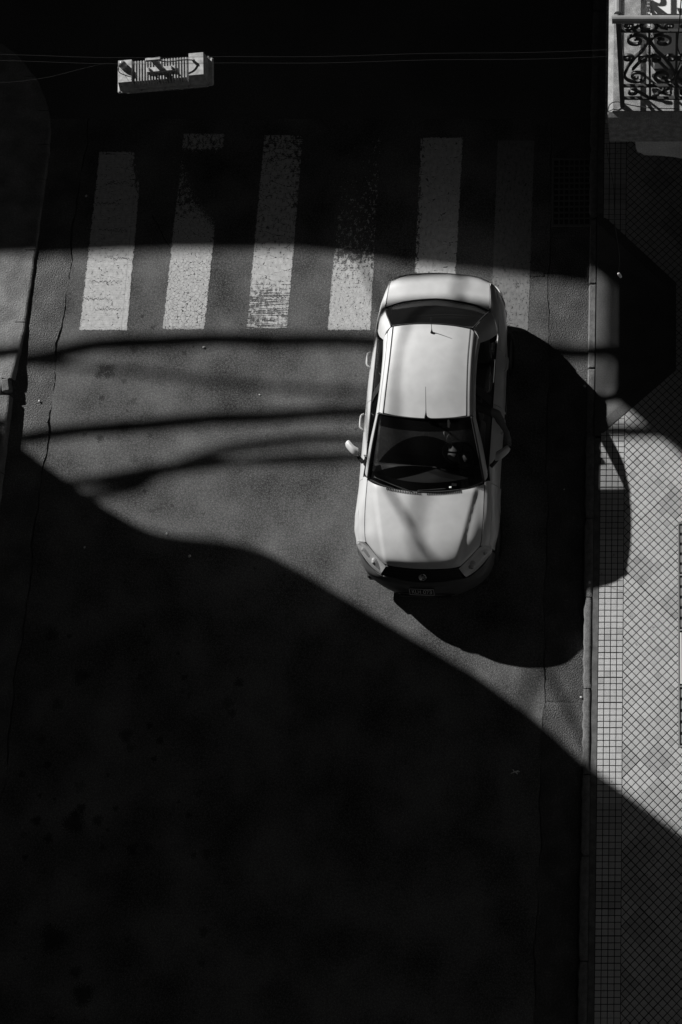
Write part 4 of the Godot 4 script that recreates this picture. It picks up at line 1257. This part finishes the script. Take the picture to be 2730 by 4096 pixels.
		obj("centre_pillar", panel(loft([
			flip([V(0.552, 1.303, -0.36), V(0.640, 1.12, -0.34), V(0.712, 0.93, -0.32)], s),
			flip([V(0.552, 1.305, -0.46), V(0.640, 1.12, -0.45), V(0.712, 0.93, -0.44)], s)], 10, 4), inn, 0.0, 0.02), M.trim, car)
		obj("side_window", panel(loft([
			flip([V(0.556, 1.298, -0.47), V(0.553, 1.302, -0.75), V(0.568, 1.282, -0.97)], s),
			flip([V(0.642, 1.12, -0.46), V(0.643, 1.12, -0.77), V(0.647, 1.10, -1.06)], s),
			flip([V(0.709, 0.938, -0.45), V(0.709, 0.938, -0.8), V(0.707, 0.932, -1.15)], s)], 16, 8), inn, 0.0, 0.0), M.glass, car)
		# the front side window is wound down: only its upper edge stands out of the door
		obj("lowered_window", panel(loft([
			flip([V(0.699, 0.962, 0.40), V(0.700, 0.968, 0.1), V(0.700, 0.968, -0.30)], s),
			flip([V(0.708, 0.925, 0.42), V(0.709, 0.925, 0.1), V(0.709, 0.925, -0.30)], s)], 12, 3), inn, 0.0, 0.0), M.glass, car)
		obj("bumper_corner_rear", panel(loft([
			flip([V(0.57, 0.62, -1.965), V(0.66, 0.62, -1.93), V(0.70, 0.64, -1.86)], s),
			flip([V(0.595, 0.955, -1.885), V(0.635, 0.92, -1.88), V(0.655, 0.85, -1.87)], s)], 10, 8), inn, 0.0, 0.01), mat(0.12, 0.15), car).name = "tail_light"
		# headlamp: bowl, lamp and clear cover
		var cover := loft([
			flip([V(0.783, 0.70, 1.308), V(0.672, 0.772, 1.345), V(0.55, 0.746, 1.475), V(0.425, 0.706, 1.60)], s),
			flip([V(0.793, 0.66, 1.345), V(0.70, 0.69, 1.44), V(0.60, 0.672, 1.55), V(0.475, 0.65, 1.655)], s),
			flip([V(0.783, 0.628, 1.378), V(0.69, 0.603, 1.503), V(0.61, 0.588, 1.588), V(0.50, 0.588, 1.672)], s)], 24, 10)
		var bowl := cover.duplicate(true)
		for i in bowl.size():
			for j in bowl[0].size():
				var k: float = sin(PI * i / (bowl.size() - 1.0)) * sin(PI * j / (bowl[0].size() - 1.0))
				bowl[i][j] += V(-0.2 * s, -0.1, -0.9) * 0.07 * k + V(0, -0.006, -0.004)
		var hl := obj("headlight", panel(bowl, inn, 0.0, 0.0), mat(0.55, 0.35, 0.2), car)
		obj("cover", panel(cover, inn, 0.0, 0.0), M.lens, hl)
		obj("bulb", MB.new().smooth(true).lathe([Vector2(0.0, 0.035), Vector2(0.02, 0.03), Vector2(0.034, 0.0), Vector2(0.036, -0.03)], V(0.575 * s, 0.665, 1.535), Basis(Vector3.RIGHT, 1.1), 14).done(), mat(0.4, 0.3), hl)
		obj("indicator", MB.new().smooth(true).lathe([Vector2(0.0, 0.02), Vector2(0.018, 0.015), Vector2(0.024, -0.01)], V(0.715 * s, 0.675, 1.40), Basis(Vector3.RIGHT, 1.1), 12).done(), mat(0.3, 0.3), hl)
		# door mirror
		var mir := obj("wing_mirror", panel(loft([
			flip([V(0.80, 0.945, 0.33), V(0.86, 0.935, 0.30), V(0.93, 0.93, 0.22), V(0.945, 0.945, 0.185)], s),
			flip([V(0.795, 0.985, 0.36), V(0.865, 1.005, 0.345), V(0.945, 1.0, 0.265), V(0.968, 0.985, 0.21)], s),
			flip([V(0.80, 1.02, 0.30), V(0.86, 1.04, 0.28), V(0.925, 1.035, 0.215), V(0.945, 1.02, 0.19)], s),
			flip([V(0.805, 1.01, 0.265), V(0.855, 1.02, 0.24), V(0.91, 1.015, 0.185), V(0.935, 1.0, 0.17)], s)], 14, 14), V(0.87 * s, 0.98, 0.24), 0.0, 0.0), P, car)
		obj("mirror_arm", MB.new().smooth(true).tube(cr(flip([V(0.745, 0.945, 0.42), V(0.78, 0.955, 0.385), V(0.82, 0.965, 0.33)], s), 8), [0.026, 0.024, 0.024, 0.023, 0.023, 0.023, 0.024, 0.024, 0.024], 10).done(), M.trim, mir)
		var mg := flip([V(0.80, 0.945, 0.262), V(0.935, 0.94, 0.172), V(0.93, 1.005, 0.172), V(0.80, 1.01, 0.262)], s)
		var mgb := MB.new()
		mgb.q(mg[0], mg[1], mg[2], mg[3])
		obj("mirror_glass", mgb.done(), M.chrome, mir)
		# wheels
		for zc in [1.13, -1.24]:
			var wh := Node3D.new()
			wh.name = "wheel"
			car.add_child(wh, true)
			wh.position = V(0.745 * s, 0.283, zc)
			var bb := Basis(Vector3(0, 0, 1), PI / 2)
			obj("tyre", MB.new().smooth(true).lathe([Vector2(0.19, -0.075), Vector2(0.26, -0.085), Vector2(0.28, -0.06), Vector2(0.284, 0.0), Vector2(0.28, 0.06), Vector2(0.26, 0.085), Vector2(0.19, 0.075)], Vector3.ZERO, bb, 32).done(), M.rubber, wh)
			obj("rim", MB.new().smooth(true).lathe([Vector2(0.0, -0.05 * s), Vector2(0.05, -0.055 * s), Vector2(0.08, -0.035 * s), Vector2(0.17, -0.045 * s), Vector2(0.19, -0.07 * s), Vector2(0.192, 0.07 * s)], Vector3.ZERO, bb, 24).done(), M.alloy, wh)
	# bumpers, grille, badge, plate
	var fbm := obj("front_bumper", panel(loft([
		both([V(0.787, 0.625, 1.36), V(0.70, 0.598, 1.508), V(0.61, 0.582, 1.598), V(0.50, 0.58, 1.678), V(0.25, 0.572, 1.728), V(0, 0.57, 1.740)]),
		both([V(0.803, 0.56, 1.355), V(0.742, 0.545, 1.52), V(0.655, 0.535, 1.635), V(0.49, 0.53, 1.715), V(0.25, 0.525, 1.762), V(0, 0.525, 1.775)]),
		both([V(0.808, 0.49, 1.35), V(0.755, 0.47, 1.52), V(0.66, 0.46, 1.648), V(0.48, 0.455, 1.738), V(0.25, 0.45, 1.785), V(0, 0.45, 1.80)]),
		both([V(0.806, 0.40, 1.345), V(0.755, 0.38, 1.52), V(0.66, 0.365, 1.655), V(0.47, 0.355, 1.765), V(0.25, 0.345, 1.828), V(0, 0.345, 1.845)]),
		both([V(0.80, 0.28, 1.34), V(0.745, 0.26, 1.51), V(0.65, 0.255, 1.645), V(0.46, 0.25, 1.77), V(0.25, 0.25, 1.84), V(0, 0.25, 1.858)]),
		both([V(0.77, 0.20, 1.33), V(0.71, 0.19, 1.48), V(0.62, 0.185, 1.60), V(0.44, 0.18, 1.72), V(0.25, 0.18, 1.79), V(0, 0.18, 1.81)])], 48, 20), inn, 0.002, 0.02), M.bumper, car)
	obj("lower_grille", MB.new().box(V(0, 0.29, 1.842), V(0.62, 0.06, 0.03), 0.01).done(), M.black, fbm)
	obj("splitter", MB.new().box(V(0, 0.365, 1.832), V(0.7, 0.012, 0.012), 0.002).done(), M.trim, fbm)
	var gl := loft([both([V(0.415, 0.704, 1.600), V(0.2, 0.714, 1.630), V(0, 0.717, 1.637)]), both([V(0.47, 0.583, 1.685), V(0.2, 0.575, 1.738), V(0, 0.573, 1.75)])], 24, 6)
	var gril := obj("grille", panel(gl, inn, 0.0, 0.0), M.black, car)
	obj("surround", MB.new().smooth(true).tube(cr(both([V(0.42, 0.708, 1.598), V(0.2, 0.718, 1.630), V(0, 0.722, 1.637)]), 30), 0.010, 8).done(), M.trim, gril)
	obj("surround", MB.new().smooth(true).tube(cr(both([V(0.47, 0.588, 1.688), V(0.2, 0.580, 1.740), V(0, 0.578, 1.752)]), 30), 0.010, 8).done(), M.bumper, gril)
	for k in 4:
		var f := (k + 1) / 5.0
		var y := lerpf(0.712, 0.576, f)
		var zc := lerpf(1.637, 1.748, f)
		obj("slat", MB.new().smooth(true).tube(cr(both([V(0.43, y - 0.008, zc - 0.043), V(0.2, y, zc - 0.009), V(0, y + 0.002, zc)]), 20), 0.004, 6).done(), M.trim, gril)
	var bb2 := Basis(Vector3.RIGHT, 0.75)
	var badge := obj("badge", MB.new().smooth(true).lathe([Vector2(0.0, 0.004), Vector2(0.034, 0.004), Vector2(0.036, 0.01), Vector2(0.044, 0.012), Vector2(0.048, 0.004), Vector2(0.048, -0.01)], V(0, 0.648, 1.70), bb2, 28).done(), M.chrome, car)
	for k in 5: obj("bar", MB.new().box(V(0, 0.648, 1.70) + bb2 * V(-0.022 + k * 0.011, 0.008, 0.0), V(0.005, 0.006, 0.034), 0.001, bb2 * Basis(Vector3.UP, 0.18)).done(), M.alloy, badge)
	var pb := Basis(Vector3.RIGHT, 0.12)
	var pc := V(-0.03, 0.432, 1.826)
	var plate := obj("number_plate", MB.new().box(pc, V(0.30, 0.115, 0.01), 0.003, Basis(Vector3.RIGHT, -0.5)).done(), mat(0.02, 0.4), car)
	var fnt := SystemFont.new()
	fnt.font_names = PackedStringArray(["Droid Sans"])
	var tx := TextMesh.new()
	tx.text = "KLH 073"
	tx.font = fnt
	tx.font_size = 32
	tx.pixel_size = 0.0021
	tx.depth = 0.004
	var lt := obj("lettering", tx, mat(0.7, 0.5), plate)
	lt.position = pc + Basis(Vector3.RIGHT, -0.5) * V(0, 0, 0.007)
	lt.rotation.x = -0.5
	lt.scale = V(0.98, 1.25, 1)
	var fr := MB.new()
	for e in [[0.0, 0.05, 0.285, 0.005], [0.0, -0.05, 0.285, 0.005], [-0.1425, 0.0, 0.005, 0.105], [0.1425, 0.0, 0.005, 0.105]]:
		fr.box(pc + Basis(Vector3.RIGHT, -0.5) * V(e[0], e[1], 0.006), V(e[2], e[3], 0.004), 0.0, Basis(Vector3.RIGHT, -0.5))
	obj("border", fr.done(), mat(0.7, 0.5), plate)
	obj("rear_bumper", panel(loft([
		both([V(0.70, 0.62, -1.86), V(0.62, 0.62, -2.0), V(0.4, 0.62, -2.05), V(0, 0.62, -2.075)]),
		both([V(0.72, 0.52, -1.85), V(0.64, 0.52, -2.01), V(0.4, 0.52, -2.07), V(0, 0.52, -2.095)]),
		both([V(0.72, 0.38, -1.85), V(0.64, 0.38, -2.01), V(0.4, 0.38, -2.07), V(0, 0.38, -2.09)]),
		both([V(0.70, 0.24, -1.83), V(0.62, 0.24, -1.97), V(0.4, 0.24, -2.03), V(0, 0.24, -2.05)])], 30, 10), inn, 0.0, 0.02), P, car)
	# scuttle grille with wipers, aerials
	var scut := obj("scuttle", panel(loft([
		both([V(0.66, 0.936, 0.612), V(0.4, 0.955, 0.708), V(0, 0.962, 0.758)]),
		both([V(0.67, 0.930, 0.628), V(0.4, 0.956, 0.725), V(0, 0.966, 0.776)])], 30, 3), inn, 0.0, 0.01), M.trim, car)
	for i in 44:
		var x := -0.44 + i * 0.02
		if absf(x) < 0.03: continue
		var zf := 0.772 - 0.27 * x * x
		obj("vent_rib", MB.new().box(V(x, 0.984 - 0.06 * x * x, zf + 0.012), V(0.007, 0.006, 0.035), 0.001).done(), M.trim, scut)
	for e in [[V(-0.12, 0.975, 0.775), V(-0.35, 0.985, 0.70), V(-0.60, 0.965, 0.60)], [V(0.42, 0.97, 0.72), V(0.2, 0.99, 0.755), V(-0.08, 0.985, 0.765)]]:
		var wp := obj("wiper", MB.new().smooth(true).tube(cr(e, 14), 0.008, 6).done(), M.black, car)
		obj("blade", MB.new().smooth(true).tube(cr([e[0].lerp(e[2], 0.35) + V(0, 0.004, -0.02), e[2] + V(0, 0.002, -0.012)], 6), 0.006, 5).done(), M.rubber, wp)
	obj("washer_jet", MB.new().box(V(0.30, 0.985, 0.70), V(0.03, 0.015, 0.02), 0.004).done(), M.white, car)
	for e in [[V(0.02, 1.372, -0.025), V(0.05, 1.72, -0.26), 0.03], [V(0.013, 1.40, -1.06), V(0.016, 1.55, -1.175), 0.03]]:
		var foot: Vector3 = e[0]
		var an := obj("aerial", MB.new().smooth(true).tube([foot + V(0, 0.01, 0), foot.lerp(e[1], 0.25), e[1]], [0.007, 0.0035, 0.0022], 6).done(), M.black, car)
		obj("base", MB.new().smooth(true).tube(cr([foot + V(0, -0.012, 0.012), foot + V(0, 0.012, 0.004), foot.lerp(e[1], 0.14)], 6), [0.02, 0.019, 0.016, 0.013, 0.010, 0.008, 0.005], 10).done(), M.black, an)
	raise_tail = false
	# floor, engine block and boot box under the skin
	obj("underbody", MB.new().box(V(0, 0.24, -0.1), V(1.44, 0.14, 3.5), 0.02).done(), M.black, car)
	obj("engine_bay", MB.new().box(V(0, 0.45, 1.13), V(1.18, 0.42, 0.9), 0.02).done(), M.black, car)
	obj("firewall", MB.new().box(V(0, 0.55, 0.66), V(1.38, 0.66, 0.05), 0.01).done(), M.black, car)
	obj("scuttle_tray", MB.new().box(V(0, 0.895, 0.745), V(1.3, 0.02, 0.2), 0.004).done(), M.black, car)
	obj("boot_box", MB.new().box(V(0, 0.58, -1.58), V(1.02, 0.56, 0.62), 0.02).done(), M.black, car)
	# inside
	var dsh := obj("dashboard", panel(loft([
		both([V(0.66, 0.90, 0.60), V(0.4, 0.918, 0.69), V(0, 0.925, 0.735)]),
		both([V(0.68, 0.895, 0.48), V(0.4, 0.915, 0.52), V(0, 0.92, 0.55)]),
		both([V(0.68, 0.86, 0.38), V(0.4, 0.88, 0.40), V(0, 0.885, 0.42)]),
		both([V(0.68, 0.60, 0.40), V(0.4, 0.6, 0.42), V(0, 0.6, 0.43)])], 30, 16), V(0, 0.5, 0.7), 0.0, 0.0), M.dash, car)
	obj("instrument_hood", MB.new().smooth(true).tube(cr([V(0.20, 0.89, 0.42), V(0.26, 0.935, 0.42), V(0.35, 0.945, 0.42), V(0.44, 0.935, 0.42), V(0.50, 0.89, 0.42)], 12), 0.03, 8).done(), M.dash, dsh)
	obj("card", MB.new().box(V(-0.575, 0.985, 0.50), V(0.11, 0.07, 0.003), 0.0, Basis(Vector3.UP, 0.25) * Basis(Vector3.RIGHT, -0.9)).done(), mat(0.2, 0.8), dsh)
	obj("papers", MB.new().box(V(-0.56, 0.918, 0.60), V(0.05, 0.012, 0.035), 0.002, Basis(Vector3.UP, 0.5)).done(), M.white, dsh)
	obj("papers", MB.new().box(V(0.335, 0.936, 0.655), V(0.06, 0.014, 0.035), 0.003, Basis(Vector3.UP, -0.1)).done(), M.white, dsh)
	var rim := []
	var wb := Basis(Vector3.RIGHT, 1.0)
	for i in 33: rim.append(V(0.34, 0.83, 0.22) + wb * V(cos(TAU * i / 32.0) * 0.18, 0, sin(TAU * i / 32.0) * 0.18))
	var wheel := obj("steering_wheel", MB.new().smooth(true).tube(rim, 0.014, 8, false).done(), M.black, car)
	for a in [0.0, PI, PI / 2]: obj("spoke", MB.new().smooth(true).tube([V(0.34, 0.815, 0.225), V(0.34, 0.83, 0.22) + wb * V(cos(a) * 0.18, 0, sin(a) * 0.18)], 0.012, 6).done(), M.black, wheel)
	for s in [-1.0, 1.0]:
		var seat := obj("front_seat", MB.new().box(V(0.34 * s, 0.42, -0.10), V(0.48, 0.14, 0.48), 0.05).done(), M.seat, car)
		obj("backrest", MB.new().box(V(0.34 * s, 0.76, -0.40), V(0.46, 0.62, 0.13), 0.05, Basis(Vector3.RIGHT, -0.28)).done(), M.seat, seat)
		obj("headrest", MB.new().box(V(0.34 * s, 1.14, -0.50), V(0.24, 0.15, 0.09), 0.035, Basis(Vector3.RIGHT, -0.2)).done(), M.seat, seat)
	var rs := obj("rear_seat", MB.new().box(V(0, 0.44, -0.86), V(1.2, 0.16, 0.42), 0.05).done(), M.seat, car)
	obj("backrest", MB.new().box(V(0, 0.78, -1.13), V(1.24, 0.56, 0.13), 0.05, Basis(Vector3.RIGHT, -0.3)).done(), M.seat, rs)
	for x in [-0.36, 0.36]: obj("headrest", MB.new().box(V(x, 1.08, -1.20), V(0.26, 0.17, 0.09), 0.035, Basis(Vector3.RIGHT, -0.2)).done(), M.seat, rs)
	obj("parcel_shelf", MB.new().box(V(0, 0.955, -1.36), V(1.14, 0.02, 0.40), 0.006).done(), M.black, car)
	obj("rear_view_mirror", MB.new().box(V(0.0, 1.25, 0.06), V(0.2, 0.06, 0.025), 0.01, Basis(Vector3.UP, -0.2)).done(), M.black, car)

# ---------------------------------------------------------------- the driver, one continuous body
func smin(a: float, b: float, k: float) -> float:
	var h := clampf(0.5 + 0.5 * (b - a) / k, 0.0, 1.0)
	return lerpf(b, a, h) - k * h * (1.0 - h)

func body_field(p: Vector3, bones: Array, k: float) -> float:
	var d := 10.0
	for b in bones:
		var a: Vector3 = b[0]
		var ab: Vector3 = b[1] - a
		var t := clampf((p - a).dot(ab) / max(ab.length_squared(), 1e-6), 0.0, 1.0)
		var e: float = (p - a - ab * t).length() - lerpf(b[2], b[3], t)
		if e < d + k: d = smin(d, e, b[4] if b.size() > 4 else k)
	return d

func surface_net(st: MB, lo: Vector3, hi: Vector3, cell: float, bones: Array, k: float, tint: Callable) -> void:
	var n := Vector3i(((hi - lo) / cell).ceil())
	var sx := n.x + 1
	var sy := n.y + 1
	var f := PackedFloat32Array()
	f.resize(sx * sy * (n.z + 1))
	for z in n.z + 1:
		for y in sy:
			for x in sx:
				f[x + sx * (y + sy * z)] = body_field(lo + Vector3(x, y, z) * cell, bones, k)
	var vert := {}
	var corners := [Vector3i(0, 0, 0), Vector3i(1, 0, 0), Vector3i(0, 1, 0), Vector3i(1, 1, 0), Vector3i(0, 0, 1), Vector3i(1, 0, 1), Vector3i(0, 1, 1), Vector3i(1, 1, 1)]
	var edges := [[0, 1], [2, 3], [4, 5], [6, 7], [0, 2], [1, 3], [4, 6], [5, 7], [0, 4], [1, 5], [2, 6], [3, 7]]
	for z in n.z:
		for y in n.y:
			for x in n.x:
				var v := []
				var neg := 0
				for c in corners:
					var e := f[x + c.x + sx * (y + c.y + sy * (z + c.z))]
					v.append(e)
					if e < 0.0: neg += 1
				if neg == 0 or neg == 8: continue
				var sum := Vector3.ZERO
				var cnt := 0
				for e in edges:
					var a: float = v[e[0]]
					var b: float = v[e[1]]
					if (a < 0.0) != (b < 0.0):
						sum += Vector3(corners[e[0]]).lerp(Vector3(corners[e[1]]), a / (a - b))
						cnt += 1
				vert[x + sx * (y + sy * z)] = lo + (Vector3(x, y, z) + sum / cnt) * cell
	var put := func(a: int, b: int, c: int, d: int, fl: bool) -> void:
		if not (vert.has(a) and vert.has(b) and vert.has(c) and vert.has(d)): return
		var q := [vert[a], vert[b], vert[c], vert[d]]
		if fl: q.reverse()
		for i in [0, 2, 1, 0, 3, 2]:
			st.colour(tint.call(q[i]))
			st.st.add_vertex(q[i])
	for z in range(1, n.z):
		for y in range(1, n.y):
			for x in range(1, n.x):
				var i := x + sx * (y + sy * z)
				var s := f[i] < 0.0
				if s != (f[i + 1] < 0.0): put.call(i, i - sx, i - sx - sx * sy, i - sx * sy, not s)
				if s != (f[i + sx] < 0.0): put.call(i, i - sx * sy, i - 1 - sx * sy, i - 1, not s)
				if s != (f[i + sx * sy] < 0.0): put.call(i, i - 1, i - 1 - sx, i - sx, not s)

func build_driver() -> void:
	var t := thing("person", "driver in a dark shirt resting a bare forearm out of the car's side window", "person", CAR_AT, CAR_TURN)
	var skin := Color(0.18, 0.18, 0.18)
	var shirt := Color(0.045, 0.045, 0.045)
	var jeans := Color(0.035, 0.035, 0.035)
	var sh := V(0.53, 0.99, -0.31)
	var el := V(0.780, 0.985, -0.215)
	var wr := V(0.905, 0.985, 0.0)
	# the trunk, head, legs and the arm on the wheel
	var trunk := [[V(0.34, 0.56, -0.20), V(0.34, 0.74, -0.27), 0.15, 0.155], [V(0.34, 0.74, -0.27), V(0.34, 0.94, -0.33), 0.155, 0.15], [V(0.18, 0.98, -0.33), V(0.50, 0.98, -0.33), 0.075, 0.075], [V(0.34, 0.98, -0.33), V(0.345, 1.10, -0.29), 0.062, 0.056], [V(0.345, 1.17, -0.27), V(0.345, 1.21, -0.25), 0.088, 0.085], [V(0.345, 1.12, -0.22), V(0.345, 1.16, -0.2), 0.055, 0.06], [V(0.345, 1.16, -0.165), V(0.345, 1.185, -0.172), 0.014, 0.009, 0.02], [V(0.26, 0.55, -0.18), V(0.25, 0.60, 0.20), 0.09, 0.065], [V(0.42, 0.55, -0.18), V(0.43, 0.60, 0.20), 0.09, 0.065], [V(0.25, 0.60, 0.20), V(0.26, 0.36, 0.40), 0.062, 0.045], [V(0.43, 0.60, 0.20), V(0.42, 0.36, 0.40), 0.062, 0.045], [V(0.17, 0.97, -0.32), V(0.12, 0.76, -0.14), 0.055, 0.044], [V(0.12, 0.76, -0.14), V(0.24, 0.88, 0.12), 0.044, 0.03], [V(0.24, 0.88, 0.12), V(0.25, 0.93, 0.19), 0.035, 0.03], [sh, sh.lerp(el, 0.5), 0.06, 0.052]]
	var mb := MB.new().smooth(true)
	surface_net(mb, V(0.04, 0.32, -0.52), V(0.68, 1.33, 0.48), 0.02, trunk, 0.035, func(p: Vector3) -> Color: return skin if p.y > 1.06 or (p.x < 0.30 and p.z > -0.05 and p.y > 0.68) else (jeans if p.y < 0.62 else shirt))
	# the arm on the sill, with palm, four fingers and thumb
	var palm0 := wr + V(0.008, -0.002, 0.012)
	var arm := [[sh, el, 0.058, 0.049], [el, el.lerp(wr, 0.35), 0.048, 0.047], [el.lerp(wr, 0.35), wr, 0.045, 0.029], [palm0, palm0 + V(0.022, -0.006, 0.07), 0.026, 0.030, 0.03], [palm0 + V(-0.008, -0.006, 0.02), palm0 + V(-0.004, -0.016, 0.066), 0.022, 0.022, 0.03]]
	var roots := [V(0.045, -0.004, 0.082), V(0.026, -0.001, 0.088), V(0.008, -0.005, 0.085), V(-0.009, -0.012, 0.076)]
	var lens := [0.9, 1.08, 1.0, 0.78]
	for i in 4:
		var a: Vector3 = palm0 + roots[i]
		var b: Vector3 = a + V(0.004 - 0.003 * i, -0.010, 0.040) * lens[i]
		var c: Vector3 = b + V(-0.002, -0.024, 0.018) * lens[i]
		var d: Vector3 = c + V(-0.002, -0.022, 0.002) * lens[i]
		arm.append([palm0 + roots[i] * 0.6, a, 0.012, 0.0105, 0.008]); arm.append([a, b, 0.0105, 0.0095, 0.004]); arm.append([b, c, 0.0095, 0.009, 0.004]); arm.append([c, d, 0.009, 0.0075, 0.004])
	arm.append([palm0 + V(-0.008, -0.008, 0.018), palm0 + V(-0.030, -0.014, 0.045), 0.015, 0.0115, 0.012]); arm.append([palm0 + V(-0.030, -0.014, 0.045), palm0 + V(-0.034, -0.022, 0.075), 0.0115, 0.0085, 0.005])
	surface_net(mb, V(0.50, 0.90, -0.40), V(0.99, 1.07, 0.23), 0.0085, arm, 0.02, func(p: Vector3) -> Color: return skin if p.x > 0.72 else shirt)
	var m := mat(1.0, 0.7)
	m.vertex_color_use_as_albedo = true
	obj("body", mb.done(), m, t)
	var hair := MB.new().smooth(true)
	surface_net(hair, V(0.22, 1.09, -0.40), V(0.47, 1.33, -0.12), 0.012, [[V(0.345, 1.19, -0.285), V(0.345, 1.235, -0.262), 0.092, 0.082], [V(0.345, 1.14, -0.31), V(0.345, 1.2, -0.3), 0.07, 0.08]], 0.02, func(_p: Vector3) -> Color: return Color(0.015, 0.015, 0.015))
	obj("hair", hair.done(), m, t)

# ---------------------------------------------------------------- small litter on the road
func build_litter() -> void:
	var tw := thing("twig", "small pale forked twig lying alone on the shadowed road", "twig", Vector3(-1.714, 0.006, -1.775))
	for e in [[V(-0.05, 0, 0.02), V(0.04, 0.004, -0.015)], [V(0.0, 0, 0.0), V(0.03, 0.006, 0.03)], [V(-0.01, 0, 0.0), V(-0.03, 0.004, -0.028)], [V(0.01, 0, 0), V(0.055, 0.008, 0.0)]]:
		obj("stem", MB.new().smooth(true).tube([e[0], e[0].lerp(e[1], 0.5) + V(0, 0.003, 0), e[1]], [0.006, 0.006, 0.003], 5).done(), mat(0.7, 0.8), tw)
	var bits := [[-0.958, -2.645, 0.017, "crumpled white scrap lying against the right kerb"], [-1.203, -5.205, 0.012, "tiny pale pebble in the car's shadow near the kerb"], [-7.475, -9.174, 0.02, "pale pebble left of the leftmost crosswalk stripe"], [-5.336, -7.199, 0.018, "dark pebble just below the third crosswalk stripe"], [-5.777, -7.071, 0.018, "white chip below the second crosswalk stripe"], [-5.028, -6.436, 0.014, "small white chip in the middle of the sunlit road"], [-7.77, -6.353, 0.018, "white pebble in the left gutter"], [-5.728, -4.362, 0.022, "pale pebble in the shade just below the lower shadow edge"], [-7.012, -4.471, 0.016, "small pale pebble in the shade at lower left"], [-6.031, -4.643, 0.016, "white chip on the edge of the lower shadow"], [-0.97, -6.55, 0.022, "pale chip at the foot of the dropped kerb"]]
	for b in bits:
		var r: float = b[2]
		var mb := MB.new()
		var s := SphereMesh.new()
		s.radius = r; s.height = r * 1.2; s.radial_segments = 7; s.rings = 4
		var o := obj("pebble", s, mat(0.5 if not "dark" in b[3] else 0.06, 0.8))
		o.position = V(b[0], r * 0.45, b[1])
		o.scale = V(1.0, 0.8, 0.75)
		o.rotation.y = b[0] * 7.0
		tag(o, b[3], "pebble", "crumbs and pebbles on the road")
